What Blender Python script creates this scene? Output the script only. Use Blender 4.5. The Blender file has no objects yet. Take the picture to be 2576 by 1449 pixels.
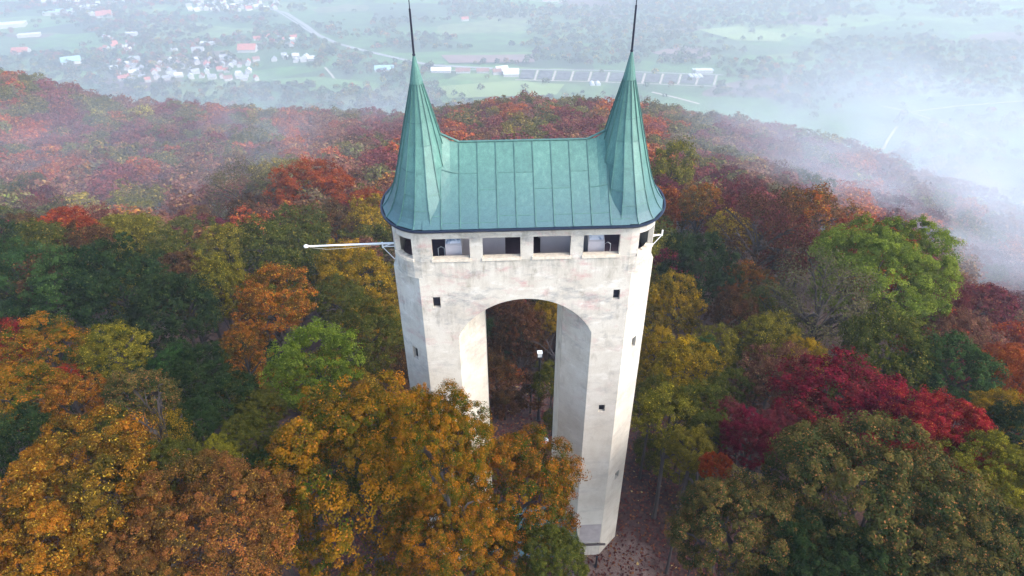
import bpy, math, random
import numpy as np
from mathutils import Vector
random.seed(7); rng = np.random.default_rng(7)
R_ = math.radians
S = bpy.context.scene
COL = S.collection

# ------------------------------------------------------------------ camera
CAM = (-1.36, -22.27, 34.676); YAW, PIT, ROL, FOC = .035, .601, -.009, 1613.2   # FOC in px of a 2576 px wide frame
_cy, _sy = math.cos(YAW), math.sin(YAW)
cF = np.array([_sy*math.cos(PIT), _cy*math.cos(PIT), -math.sin(PIT)])
_R = np.array([_cy, -_sy, 0.]); _U = np.cross(_R, cF)
cR = _R*math.cos(ROL)+_U*math.sin(ROL); cU = -_R*math.sin(ROL)+_U*math.cos(ROL)
cO = np.array(CAM)
cd = bpy.data.cameras.new('camera'); cam = bpy.data.objects.new('camera', cd); COL.objects.link(cam)
from mathutils import Matrix
m3 = Matrix((tuple(cR), tuple(cU), tuple(-cF))).transposed()
cam.matrix_world = Matrix.Translation(CAM) @ m3.to_4x4()
cd.sensor_width = 36; cd.lens = FOC/2576*36; cd.clip_start = .5; cd.clip_end = 30000
S.camera = cam

# ------------------------------------------------------------------ sky, sun, exposure
SUN_EL, SUN_AZ = 42, 115          # azimuth clockwise from +Y
w = bpy.data.worlds.new('World'); S.world = w; w.use_nodes = True
nt = w.node_tree; bg = nt.nodes['Background']
sk = nt.nodes.new('ShaderNodeTexSky'); sk.sky_type = 'NISHITA'; sk.sun_disc = False
sk.sun_elevation = R_(SUN_EL); sk.sun_rotation = R_(SUN_AZ); sk.air_density = 1.0; sk.dust_density = 3.0; sk.ozone_density = 1.5
nt.links.new(sk.outputs[0], bg.inputs[0]); bg.inputs[1].default_value = .15
sl = bpy.data.lights.new('sun', 'SUN'); sl.energy = .65; sl.angle = R_(35); sl.color = (1, .96, .9)
so = bpy.data.objects.new('sun', sl); COL.objects.link(so)
sd = Vector((math.sin(R_(SUN_AZ))*math.cos(R_(SUN_EL)), math.cos(R_(SUN_AZ))*math.cos(R_(SUN_EL)), math.sin(R_(SUN_EL))))
so.rotation_euler = sd.to_track_quat('Z', 'Y').to_euler(); so.location = (60, -40, 90)
S.view_settings.view_transform = 'Standard'; S.view_settings.look = 'None'
S.view_settings.exposure = 1.82; S.view_settings.gamma = 1
S.render.engine = 'CYCLES'
S.cycles.volume_bounces = 1
S.cycles.volume_step_rate = 2; S.cycles.volume_max_steps = 128; S.cycles.max_bounces = 6; S.cycles.diffuse_bounces = 2

def ray(px, py):
    """direction from the view point through a point of the 2576 x 1449 survey picture"""
    d = cF+cR*(px-1288)/FOC-cU*(py-724.5)/FOC
    return d/np.linalg.norm(d)
def proj(p):
    d = np.asarray(p)-cO; k = d@cF
    return np.array([1288+FOC*(d@cR)/k, 724.5-FOC*(d@cU)/k, k])

# ------------------------------------------------------------------ materials
def mat(name):
    m = bpy.data.materials.new(name); m.use_nodes = True
    t = m.node_tree; b = t.nodes['Principled BSDF']
    return m, t, b
def N(t, kind, **kw):
    n = t.nodes.new(kind)
    for k, v in kw.items(): setattr(n, k, v)
    return n
def L(t, a, b): t.links.new(a, b)
def plain(name, col, rough=.7, metal=0, var=.12, scale=6, bump=0):
    m, t, b = mat(name)
    tc = N(t, 'ShaderNodeTexCoord'); n = N(t, 'ShaderNodeTexNoise'); n.inputs['Scale'].default_value = scale; n.inputs['Detail'].default_value = 5
    L(t, tc.outputs['Object'], n.inputs['Vector'])
    r = N(t, 'ShaderNodeValToRGB'); L(t, n.outputs[0], r.inputs[0])
    r.color_ramp.elements[0].position = .3; r.color_ramp.elements[1].position = .7
    r.color_ramp.elements[0].color = (*[c*(1-var) for c in col], 1); r.color_ramp.elements[1].color = (*[min(1, c*(1+var)) for c in col], 1)
    L(t, r.outputs[0], b.inputs['Base Color']); b.inputs['Roughness'].default_value = rough; b.inputs['Metallic'].default_value = metal
    if bump:
        bp = N(t, 'ShaderNodeBump'); bp.inputs['Strength'].default_value = bump; L(t, n.outputs[0], bp.inputs['Height']); L(t, bp.outputs[0], b.inputs['Normal'])
    return m
def ramp(t, src, stops):
    r = N(t, 'ShaderNodeValToRGB'); e = r.color_ramp.elements
    while len(e) < len(stops): e.new(.5)
    for k, (p, c) in enumerate(stops):
        e[k].position = p; e[k].color = (*c, 1)
    L(t, src, r.inputs[0]); return r.outputs[0]
def mixc(t, fac, a, b, mode='MIX'):
    n = N(t, 'ShaderNodeMix', data_type='RGBA', blend_type=mode)
    for sock, v in ((n.inputs[0], fac), (n.inputs[6], a), (n.inputs[7], b)):
        if isinstance(v, (int, float)): sock.default_value = v
        elif isinstance(v, tuple): sock.default_value = (*v, 1)
        else: L(t, v, sock)
    return n.outputs[2]

def stucco():
    m, t, b = mat('stained_stucco')
    tc = N(t, 'ShaderNodeTexCoord')
    def noise(scale, sc=(1, 1, 1), det=6, off=0, rough=.6):
        mp = N(t, 'ShaderNodeMapping'); mp.inputs['Scale'].default_value = sc; mp.inputs['Location'].default_value = (off, off*.7, off*1.3)
        L(t, tc.outputs['Object'], mp.inputs[0])
        n = N(t, 'ShaderNodeTexNoise'); n.inputs['Scale'].default_value = scale; n.inputs['Detail'].default_value = det; n.inputs['Roughness'].default_value = rough
        L(t, mp.outputs[0], n.inputs['Vector']); return n.outputs[0]
    sx = N(t, 'ShaderNodeSeparateXYZ'); L(t, tc.outputs['Object'], sx.inputs[0])
    up = N(t, 'ShaderNodeMapRange'); up.inputs[1].default_value = 12; up.inputs[2].default_value = 18.5; L(t, sx.outputs[2], up.inputs[0])
    c = ramp(t, noise(.9), [(.3, (.45, .415, .35)), (.5, (.54, .505, .435)), (.72, (.61, .58, .51))])
    def blotch(col, nz, lo, hi, amt, base_amt):
        mr = N(t, 'ShaderNodeMapRange'); mr.inputs[1].default_value = lo; mr.inputs[2].default_value = hi; L(t, nz, mr.inputs[0])
        a = N(t, 'ShaderNodeMapRange'); a.inputs[3].default_value = base_amt; a.inputs[4].default_value = amt; L(t, up.outputs[0], a.inputs[0])
        mu = N(t, 'ShaderNodeMath', operation='MULTIPLY'); L(t, mr.outputs[0], mu.inputs[0]); L(t, a.outputs[0], mu.inputs[1])
        return mixc(t, mu.outputs[0], nonlocal_c[0], col)
    nonlocal_c = [c]
    nonlocal_c[0] = blotch((.46, .25, .24), noise(.8, (1, 1, 1.9), 12, 3, .72), .53, .68, .75, .10)
    nonlocal_c[0] = blotch((.21, .225, .23), noise(.7, (1, 1, 2.3), 12, 11, .75), .52, .68, .8, .3)
    nonlocal_c[0] = blotch((.22, .20, .15), noise(3.2, (1, 1, .35), 6, 31, .65), .55, .74, .7, .2)   # runs under the sills
    nonlocal_c[0] = blotch((.78, .75, .68), noise(1.2, (1, 1, 2.2), 12, 21, .7), .55, .68, .5, .25)
    def band(z0, z1, z2, z3):
        a = N(t, 'ShaderNodeMapRange'); a.inputs[1].default_value = z0; a.inputs[2].default_value = z1; L(t, sx.outputs[2], a.inputs[0])
        b_ = N(t, 'ShaderNodeMapRange'); b_.inputs[1].default_value = z3; b_.inputs[2].default_value = z2; L(t, sx.outputs[2], b_.inputs[0])
        m_ = N(t, 'ShaderNodeMath', operation='MULTIPLY'); L(t, a.outputs[0], m_.inputs[0]); L(t, b_.outputs[0], m_.inputs[1]); return m_.outputs[0]
    def streak(bandv, col, amt, sc):
        mr = N(t, 'ShaderNodeMapRange'); mr.inputs[1].default_value = .42; mr.inputs[2].default_value = .66; mr.inputs[4].default_value = amt; L(t, noise(sc, (1, 1, .12), 8, 41, .7), mr.inputs[0])
        m_ = N(t, 'ShaderNodeMath', operation='MULTIPLY'); L(t, mr.outputs[0], m_.inputs[0]); L(t, bandv, m_.inputs[1]); return mixc(t, m_.outputs[0], nonlocal_c[0], col)
    nonlocal_c[0] = streak(band(19.3, 20.78, 20.8, 20.82), (.22, .21, .17), .6, 4)
    nonlocal_c[0] = streak(band(16.6, 18.4, 18.45, 18.7), (.26, .25, .23), .5, 3)
    nonlocal_c[0] = streak(band(1.6, 0, -2, -3), (.25, .22, .19), .8, 3)
    nonlocal_c[0] = mixc(t, .25, nonlocal_c[0], ramp(t, noise(26, (1, 1, 1), 4, 5), [(.3, (.45, .42, .38)), (.7, (.85, .82, .78))]), 'OVERLAY')
    L(t, nonlocal_c[0], b.inputs['Base Color']); b.inputs['Roughness'].default_value = .9
    bp = N(t, 'ShaderNodeBump'); bp.inputs['Strength'].default_value = .25; bp.inputs['Distance'].default_value = .03
    L(t, noise(14, (1, 1, 1), 8, 9), bp.inputs['Height']); L(t, bp.outputs[0], b.inputs['Normal'])
    return m
def copper():
    m, t, b = mat('verdigris_copper')
    tc = N(t, 'ShaderNodeTexCoord'); at = N(t, 'ShaderNodeAttribute', attribute_name='pat')
    mp = N(t, 'ShaderNodeMapping'); mp.inputs['Scale'].default_value = (3.4, 3.4, .32); L(t, tc.outputs['Object'], mp.inputs[0])
    n = N(t, 'ShaderNodeTexNoise'); n.inputs['Scale'].default_value = 1.6; n.inputs['Detail'].default_value = 9; n.inputs['Roughness'].default_value = .65; L(t, mp.outputs[0], n.inputs['Vector'])
    ad = N(t, 'ShaderNodeMath', operation='MULTIPLY_ADD'); L(t, at.outputs['Fac'], ad.inputs[0]); ad.inputs[1].default_value = .16; L(t, n.outputs[0], ad.inputs[2])
    c = ramp(t, ad.outputs[0], [(.22, (.050, .11, .105)), (.45, (.062, .155, .132)), (.65, (.078, .19, .158)), (.85, (.115, .245, .20))])
    sx = N(t, 'ShaderNodeSeparateXYZ'); L(t, tc.outputs['Object'], sx.inputs[0])
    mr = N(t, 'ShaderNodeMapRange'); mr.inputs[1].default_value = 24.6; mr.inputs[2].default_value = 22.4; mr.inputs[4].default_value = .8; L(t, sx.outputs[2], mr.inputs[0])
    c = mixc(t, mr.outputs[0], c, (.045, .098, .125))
    n2 = N(t, 'ShaderNodeTexNoise'); n2.inputs['Scale'].default_value = 22; n2.inputs['Detail'].default_value = 8; L(t, tc.outputs['Object'], n2.inputs['Vector'])
    c = mixc(t, .2, c, ramp(t, n2.outputs[0], [(.35, (.25, .25, .25)), (.65, (.8, .8, .8))]), 'OVERLAY')
    L(t, c, b.inputs['Base Color']); b.inputs['Roughness'].default_value = .5; b.inputs['Metallic'].default_value = .0
    b.inputs['Specular IOR Level'].default_value = .4
    return m
M = dict(
    stucco=stucco(), copper=copper(),
    seam=plain('copper_seam', (.052, .14, .122), .55, 0, .2, 5),
    gutter=plain('dark_gutter', (.012, .022, .05), .4, .2),
    rod=plain('dark_rod', (.01, .012, .03), .5, .3),
    sill=plain('pale_sill', (.66, .58, .46), .8, 0, .15, 8),
    inwall=plain('grey_interior_plaster', (.50, .47, .49), .9, 0, .08, 2),
    board=plain('white_board', (.60, .62, .66), .6, 0, .04, 1),
    infloor=plain('dark_gallery_floor', (.14, .10, .14), .9),
    dark=plain('dark_opening', (.012, .014, .03), .5),
    plinth=plain('greyish_plinth', (.40, .36, .35), .9, 0, .12, 3),
    bar=plain('weathered_rail', (.10, .085, .085), .8),
    white=plain('white_painted_metal', (.82, .82, .80), .35, 0, .04, 9),
    rope=plain('pale_rope', (.55, .50, .38), .9),
    post=plain('black_lamp_post', (.012, .014, .022), .4),
    lampglass=plain('opal_lamp_glass', (.80, .84, .86), .25, 0, .03, 9),
    bark=plain('grey_bark', (.038, .030, .030), .95, 0, .4, 5),
    map_=plain('map_print', (.20, .30, .42), .6, 0, .5, 9),
    pale=plain('pale_render', (.46, .45, .43), .9, 0, .08, .3),
    roofred=plain('red_tile_roof', (.42, .13, .09), .9, 0, .25, .3),
    roofbrown=plain('brown_tile_roof', (.24, .12, .09), .9, 0, .25, .3),
    roofgrey=plain('grey_roof', (.30, .31, .34), .8, 0, .2, .3),
    roofwhite=plain('white_flat_roof', (.58, .60, .60), .6, 0, .08, .1),
    glassroof=plain('blue_glass_roof', (.30, .50, .58), .3, 0, .1, .1),
    road=plain('pale_road', (.27, .27, .26), .9, 0, .08, .02),
    track=plain('sandy_track', (.38, .34, .27), .9, 0, .12, .1),
    soil=plain('dark_nursery_beds', (.075, .078, .075), .95, 0, .8, .09),
    soilbrown=plain('ploughed_soil', (.19, .125, .105), .95, 0, .15, .03),
)

def mapmat():
    m, t, b = mat('map_print'); tc = N(t, 'ShaderNodeTexCoord'); n = N(t, 'ShaderNodeTexNoise'); n.inputs['Scale'].default_value = 5; n.inputs['Detail'].default_value = 4; L(t, tc.outputs['Object'], n.inputs['Vector'])
    L(t, ramp(t, n.outputs[0], [(.50, (.70, .74, .82)), (.58, (.42, .50, .62)), (.66, (.16, .22, .32))]), b.inputs['Base Color']); return m
M['map_'] = mapmat()
# ------------------------------------------------------------------ mesh helpers
class MB:
    def __init__(s): s.v = []; s.f = []; s.m = []; s.p = []
    def quad(s, *pts, m=0, p=.5):
        k = len(s.v); s.v += [tuple(q) for q in pts]; s.f.append(tuple(range(k, k+len(pts)))); s.m.append(m); s.p.append(p)
    def box(s, c, d, m=0, rot=0, p=.5):
        x, y, z = d[0]/2, d[1]/2, d[2]/2; ca, sa = math.cos(rot), math.sin(rot)
        P = [(c[0]+a*x*ca-b*y*sa, c[1]+a*x*sa+b*y*ca, c[2]+e*z) for e in (-1, 1) for a, b in ((-1, -1), (1, -1), (1, 1), (-1, 1))]
        for q in ((3, 2, 1, 0), (4, 5, 6, 7), (0, 1, 5, 4), (1, 2, 6, 5), (2, 3, 7, 6), (3, 0, 4, 7)): s.quad(*[P[i] for i in q], m=m, p=p)
    def tube(s, pts, rad, n=8, m=0, cap=True):
        rings = []
        for i, p in enumerate(pts):
            p = Vector(p); a = Vector(pts[max(0, i-1)]); b = Vector(pts[min(len(pts)-1, i+1)]); t = (b-a).normalized()
            u = t.cross(Vector((0, 0, 1)) if abs(t.z) < .9 else Vector((1, 0, 0))).normalized(); w_ = t.cross(u)
            r = rad[i] if hasattr(rad, '__len__') else rad
            k = len(s.v); s.v += [tuple(p+(u*math.cos(2*math.pi*j/n)+w_*math.sin(2*math.pi*j/n))*r) for j in range(n)]; rings.append(k)
        for a, b in zip(rings, rings[1:]):
            for j in range(n): s.f.append((a+j, a+(j+1) % n, b+(j+1) % n, b+j)); s.m.append(m); s.p.append(.5)
        if cap:
            s.f.append(tuple(rings[0]+j for j in range(n))[::-1]); s.f.append(tuple(rings[-1]+j for j in range(n))); s.m += [m, m]; s.p += [.5, .5]
    def sphere(s, c, r, n=12, k=8, sc=(1, 1, 1), m=0):
        b0 = len(s.v)
        for i in range(k+1):
            th = math.pi*i/k
            for j in range(n):
                ph = 2*math.pi*j/n; s.v.append((c[0]+r*sc[0]*math.sin(th)*math.cos(ph), c[1]+r*sc[1]*math.sin(th)*math.sin(ph), c[2]+r*sc[2]*math.cos(th)))
        for i in range(k):
            for j in range(n):
                s.f.append((b0+i*n+j, b0+(i+1)*n+j, b0+(i+1)*n+(j+1) % n, b0+i*n+(j+1) % n)); s.m.append(m); s.p.append(.5)
    def build(s, name, mats, parent=None, loc=(0, 0, 0), pat=False, smooth=False):
        me = bpy.data.meshes.new(name); me.from_pydata(s.v, [], s.f)
        if not isinstance(mats, (list, tuple)): mats = [mats]
        for q in mats: me.materials.append(q)
        me.polygons.foreach_set('material_index', s.m)
        if pat:
            a = me.attributes.new('pat', 'FLOAT', 'FACE'); a.data.foreach_set('value', s.p)
        if smooth: me.polygons.foreach_set('use_smooth', [True]*len(s.f))
        me.update()
        o = bpy.data.objects.new(name, me); COL.objects.link(o); o.location = loc
        if parent: o.parent = parent
        return o
def empty(name, loc, rz=0):
    o = bpy.data.objects.new(name, None); COL.objects.link(o); o.location = loc; o.rotation_euler = (0, 0, rz); o.empty_display_size = .3; return o
def tag(o, label=None, cat=None, group=None, kind=None):
    if label: o['label'] = label
    if cat: o['category'] = cat
    if group: o['group'] = group
    if kind: o['kind'] = kind
    return o

# ------------------------------------------------------------------ terrain
KN = {   # by azimuth (deg) : (distance, height of the tree canopy)
 -60: [(20, 14), (31, 13), (51, 8), (85, 2), (140, -14), (230, -28), (440, -42)],
 -35.9: [(21.8, 14.1), (31.0, 12.7), (50.7, 6.5), (84.5, -1.7), (139.3, -20.9), (228.6, -38.3), (420.5, -55.1)],
 -29.5: [(18.8, 13.9), (28.7, 11.4), (49.1, 3.8), (79.0, -4.1), (136.8, -26.8), (226.4, -45.0), (386.0, -70.1)],
 -19.7: [(16.2, 13.1), (26.2, 10.0), (44.8, 2.7), (74.5, -6.3), (113.3, -18.2), (186.4, -37.8), (362.9, -78.2)],
 -8.2: [(14.0, 12.8), (24.8, 8.6), (44.1, 0.1), (73.0, -8.9), (117.5, -20.9), (185.5, -40.1), (340.7, -81.5)],
 2.6: [(13.5, 12.5), (25.0, 7.4), (45.1, -1.7), (72.5, -9.7), (118.0, -19.8), (196.4, -39.5), (285.9, -56.3)],
 14.7: [(14.2, 12.9), (25.6, 7.9), (43.4, 0.9), (64.5, -3.7), (100.5, -10.0), (177.4, -33.3), (285.1, -58.6)],
 27.1: [(16.4, 13.2), (27.1, 9.5), (43.3, 4.1), (61.4, 1.1), (83.8, -3.2), (152.8, -27.6), (264.9, -56.0)],
 36.1: [(18.7, 13.8), (29.4, 10.6), (45.6, 5.7), (64.4, 2.6), (95.1, -9.8), (161.3, -33.2), (248.7, -56.7)],
 44.2: [(21.6, 13.8), (33.2, 10.6), (46.6, 5.5), (76.4, -9.0), (110.4, -23.9), (163.3, -41.0), (228.1, -54.7)],
 62: [(22, 14), (33, 11), (47, 5), (78, -9), (112, -24), (165, -41), (230, -55)]}
AZ = np.array(sorted(KN)); KD = np.array([[k[0] for k in KN[a]] for a in AZ]); KZ = np.array([[k[1] for k in KN[a]] for a in AZ])
VALLEY = -360.
def vnoise(x, y, seed=0):
    x = np.asarray(x, float); y = np.asarray(y, float); xi = np.floor(x).astype(np.int64); yi = np.floor(y).astype(np.int64); fx = x-xi; fy = y-yi
    def h(a, b):
        n = (a*374761393+b*668265263+seed*974711) & 0x7fffffff; n = ((n ^ (n >> 13))*1274126177) & 0x7fffffff
        return ((n ^ (n >> 16)) & 0xffff)/65535.
    fx = fx*fx*(3-2*fx); fy = fy*fy*(3-2*fy)
    return (h(xi, yi)*(1-fx)+h(xi+1, yi)*fx)*(1-fy)+(h(xi, yi+1)*(1-fx)+h(xi+1, yi+1)*fx)*fy
def edge_d(az): return np.interp(az, AZ, KD[:, -1])
def canopy(x, y):
    """height of the canopy surface over the wooded hill"""
    dx = np.atleast_1d(x)-CAM[0]; dy = np.atleast_1d(y)-CAM[1]
    d = np.hypot(dx, dy); az = np.clip(np.degrees(np.arctan2(dx, dy)), AZ[0], AZ[-1])
    i = np.clip(np.searchsorted(AZ, az)-1, 0, len(AZ)-2); t = (az-AZ[i])/(AZ[i+1]-AZ[i])
    out = np.zeros_like(d)
    kd = KD[i]*(1-t[:, None])+KD[i+1]*t[:, None]; kz = KZ[i]*(1-t[:, None])+KZ[i+1]*t[:, None]
    out = kz[:, 0].copy()
    for k in range(kd.shape[1]-1):
        s = (d-kd[:, k])/(kd[:, k+1]-kd[:, k]); out = np.where(s > 0, kz[:, k]+np.clip(s, 0, 1)*(kz[:, k+1]-kz[:, k]), out)
    over = np.maximum(0, d-kd[:, -1])
    out = out-over*.72
    return out, d, az
def ground_z(x, y):
    c, d, az = canopy(x, y)
    g = c-14
    k = np.clip((50-d)/14, 0, 1); k = k*k*(3-2*k)
    g = g*(1-k)+0*k+ (0 if True else 0)
    v = VALLEY+6*(vnoise(np.atleast_1d(x)/420., np.atleast_1d(y)/420., 3)-.5)
    s = 60.; hh = np.clip((g-v)/s, -1, 1)      # soft foot of the slope
    return np.where(g-v > s, g, np.where(g-v < -s, v, v+s*(hh+1)**2/4))
def gz(x, y): return float(ground_z(x, y)[0])

# one sheet in rings: fine near the tower, wide out to the horizon
def ground_sheet():
    na = 300; rad = np.concatenate([[0], np.linspace(3, 60, 24), np.linspace(66, 480, 70), np.geomspace(500, 14000, 60)])
    a = np.linspace(0, 2*math.pi, na, endpoint=False)
    X = (rad[:, None]*np.sin(a)[None]).ravel()+CAM[0]; Y = (rad[:, None]*np.cos(a)[None]).ravel()+CAM[1]
    Z = ground_z(X, Y)
    Z += np.where(np.hypot(X, Y-2) > 14, (vnoise(X/5, Y/5, 9)-.5)*.6, 0)
    nr = len(rad); i = np.arange(nr-1)[:, None]; j = np.arange(na)[None]
    f = np.stack([i*na+j, i*na+(j+1) % na, (i+1)*na+(j+1) % na, (i+1)*na+j], -1).reshape(-1, 4)
    me = bpy.data.meshes.new('ground'); me.from_pydata(np.stack([X, Y, Z], 1).tolist(), [], f[:, ::-1].tolist())
    me.polygons.foreach_set('use_smooth', [True]*len(f)); me.update(); me.flip_normals() if me.polygons[5000].normal.z < 0 else None
    m, t, b = mat('ground_cover')
    tc = N(t, 'ShaderNodeTexCoord'); sx = N(t, 'ShaderNodeSeparateXYZ'); L(t, tc.outputs['Object'], sx.inputs[0])
    def nz(scale, det=6, sc=(1, 1, 1)):
        mp = N(t, 'ShaderNodeMapping'); mp.inputs['Scale'].default_value = sc; L(t, tc.outputs['Object'], mp.inputs[0])
        n = N(t, 'ShaderNodeTexNoise'); n.inputs['Scale'].default_value = scale; n.inputs['Detail'].default_value = det; L(t, mp.outputs[0], n.inputs['Vector']); return n
    litter = ramp(t, nz(2.4, 10).outputs[0], [(.3, (.018, .010, .012)), (.5, (.042, .019, .018)), (.7, (.085, .036, .028))])
    vo = N(t, 'ShaderNodeTexVoronoi'); vo.inputs['Scale'].default_value = 6; L(t, tc.outputs['Object'], vo.inputs['Vector'])
    litter = mixc(t, .55, litter, ramp(t, vo.outputs['Color'], [(.1, (.02, .011, .012)), (.5, (.055, .022, .02)), (.85, (.13, .06, .03))]))
    # valley fields
    mp = N(t, 'ShaderNodeMapping'); mp.inputs['Scale'].default_value = (.0052, .0085, 0); mp.inputs['Rotation'].default_value = (0, 0, .25); L(t, tc.outputs['Object'], mp.inputs[0])
    wn = nz(.006, 2); ad = N(t, 'ShaderNodeVectorMath', operation='MULTIPLY_ADD'); L(t, wn.outputs['Color'], ad.inputs[0]); ad.inputs[1].default_value = (.9, .9, 0); L(t, mp.outputs[0], ad.inputs[2])
    vf = N(t, 'ShaderNodeTexVoronoi'); vf.inputs['Scale'].default_value = 1; L(t, ad.outputs[0], vf.inputs['Vector'])
    sc = N(t, 'ShaderNodeSeparateColor'); L(t, vf.outputs['Color'], sc.inputs[0])
    fld = ramp(t, sc.outputs[0], [(0, (.028, .055, .022)), (.25, (.05, .115, .03)), (.5, (.07, .165, .035)), (.7, (.035, .07, .026)), (.85, (.12, .20, .055)), (.95, (.11, .075, .06))])
    fld = mixc(t, .5, fld, ramp(t, nz(.03, 8).outputs[0], [(.35, (.25, .26, .25)), (.65, (.75, .74, .7))]), 'OVERLAY')
    mr = N(t, 'ShaderNodeMapRange'); mr.inputs[1].default_value = -320; mr.inputs[2].default_value = -348; L(t, sx.outputs[2], mr.inputs[0])
    c = mixc(t, mr.outputs[0], litter, fld)
    L(t, c, b.inputs['Base Color']); b.inputs['Roughness'].default_value = .95
    me.materials.append(m)
    o = bpy.data.objects.new('ground', me); COL.objects.link(o); tag(o, kind='structure'); return o
ground_sheet()
# gravel path in front of the right leg
def gravel():
    m, t, b = mat('gravel_with_leaves')
    tc = N(t, 'ShaderNodeTexCoord')
    def nz(sc, det=10, rough=.6):
        n = N(t, 'ShaderNodeTexNoise'); n.inputs['Scale'].default_value = sc; n.inputs['Detail'].default_value = det; n.inputs['Roughness'].default_value = rough; L(t, tc.outputs['Object'], n.inputs['Vector']); return n.outputs[0]
    c = ramp(t, nz(14), [(.32, (.13, .095, .09)), (.5, (.22, .17, .155)), (.68, (.30, .24, .22))])
    lit = ramp(t, nz(5), [(.3, (.018, .010, .012)), (.5, (.05, .022, .02)), (.7, (.10, .042, .032))])
    ln = N(t, 'ShaderNodeVectorMath', operation='LENGTH'); mp = N(t, 'ShaderNodeMapping'); mp.inputs['Location'].default_value = (-1.62, .5, 0); mp.inputs['Scale'].default_value = (.33, .26, 0); L(t, tc.outputs['Object'], mp.inputs[0]); L(t, mp.outputs[0], ln.inputs[0])
    ad = N(t, 'ShaderNodeMath', operation='MULTIPLY_ADD'); L(t, nz(.9, 9, .68), ad.inputs[0]); ad.inputs[1].default_value = 1.5; L(t, ln.outputs['Value'], ad.inputs[2])
    c = mixc(t, ramp(t, ad.outputs[0], [(.5, (0, 0, 0)), (.85, (1, 1, 1))]), c, lit)
    ad.use_clamp = False
    mr = N(t, 'ShaderNodeMapRange'); mr.inputs[1].default_value = 1.45; mr.inputs[2].default_value = 1.85; L(t, ad.outputs[0], mr.inputs[0])
    c = mixc(t, mr.outputs[0], ramp(t, nz(14), [(.32, (.10, .065, .055)), (.5, (.165, .11, .092)), (.68, (.24, .17, .145))]), lit)
    L(t, c, b.inputs['Base Color']); b.inputs['Roughness'].default_value = .95
    mb = MB(); pts = [(6.0+5.5*math.cos(a)*(1+.1*math.sin(3*a)), -3+5.5*math.sin(a), .012) for a in [2*math.pi*k/48 for k in range(48)]]
    mb.quad(*pts); tag(mb.build('path', m), kind='structure')
gravel()

# ------------------------------------------------------------------ the tower
A, C_, G, B_ = 5.6, 1.165, 1.78, 4.5
tower = empty('observation_tower', (0, 0, 0))
tag(tower, 'white stained two-legged observation tower with arch and green copper roof', 'tower')

def shell(path, zs, holes, th, closed=True, z_off=None):
    """vertical wall along a plan path (outer side), real thickness th, with holes (u0,u1,z0,z1); returns MB"""
    mb = MB(); P = [Vector((p[0], p[1])) for p in path]; n = len(P)
    seg = [(P[i], P[(i+1) % n]) for i in range(n if closed else n-1)]
    cum = [0]
    for a, b in seg: cum.append(cum[-1]+(b-a).length)
    def nrm(i):
        d = (seg[i][1]-seg[i][0]).normalized(); return Vector((-d.y, d.x))     # inward for counter-clockwise paths
    def corner(i):
        if closed: a, b = nrm((i-1) % len(seg)), nrm(i % len(seg))
        else: a = nrm(max(i-1, 0)); b = nrm(min(i, len(seg)-1))
        m_ = (a+b).normalized(); return m_*(th/max(.3, m_.dot(a)))
    us = sorted(set([round(c, 4) for c in cum]+[round(h[k], 4) for h in holes for k in (0, 1)]))
    zz = sorted(set(list(zs)+[h[k] for h in holes for k in (2, 3)]))
    def pt(u, inner):
        for i in range(len(seg)):
            if u <= cum[i+1]+1e-3 or i == len(seg)-1:
                t = max(0, min(1, (u-cum[i])/(cum[i+1]-cum[i]))); q = seg[i][0].lerp(seg[i][1], t)
                if inner: q = q+corner(i).lerp(corner(i+1), t) if (t < 1e-3 or t > 1-1e-3) else q+nrm(i)*th
                return q
    def solid(i, k):
        if i < 0 or i >= len(us)-1: return closed
        if k < 0 or k >= len(zz)-1: return False
        u = (us[i]+us[i+1])/2; z = (zz[k]+zz[k+1])/2
        return not any(h[0] < u < h[1] and h[2] < z < h[3] for h in holes)
    for i in range(len(us)-1):
        a, b = pt(us[i]+1e-4 if False else us[i], 0), pt(us[i+1], 0); ai, bi = pt(us[i], 1), pt(us[i+1], 1)
        for k in range(len(zz)-1):
            z0, z1 = zz[k], zz[k+1]
            if not solid(i, k): continue
            mb.quad((*a, z0), (*b, z0), (*b, z1), (*a, z1)); mb.quad((*bi, z0), (*ai, z0), (*ai, z1), (*bi, z1))
            if not solid(i-1, k): mb.quad((*ai, z0), (*a, z0), (*a, z1), (*ai, z1))
            if not solid(i+1, k): mb.quad((*b, z0), (*bi, z0), (*bi, z1), (*b, z1))
            if not solid(i, k-1): mb.quad((*a, z0), (*ai, z0), (*bi, z0), (*b, z0))
            if not solid(i, k+1): mb.quad((*a, z1), (*b, z1), (*bi, z1), (*ai, z1))
    return mb, pt, cum
def octa(s):
    p = [(G+C_, 0), (A-C_, 0), (A, C_), (A, B_-C_), (A-C_, B_), (G+C_, B_), (G, B_-C_), (G, C_)]
    if s < 0: p = [(-x, y) for x, y in p][::-1]; i = p.index((-(A-C_), 0)); p = p[i:]+p[:i]
    return p
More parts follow.
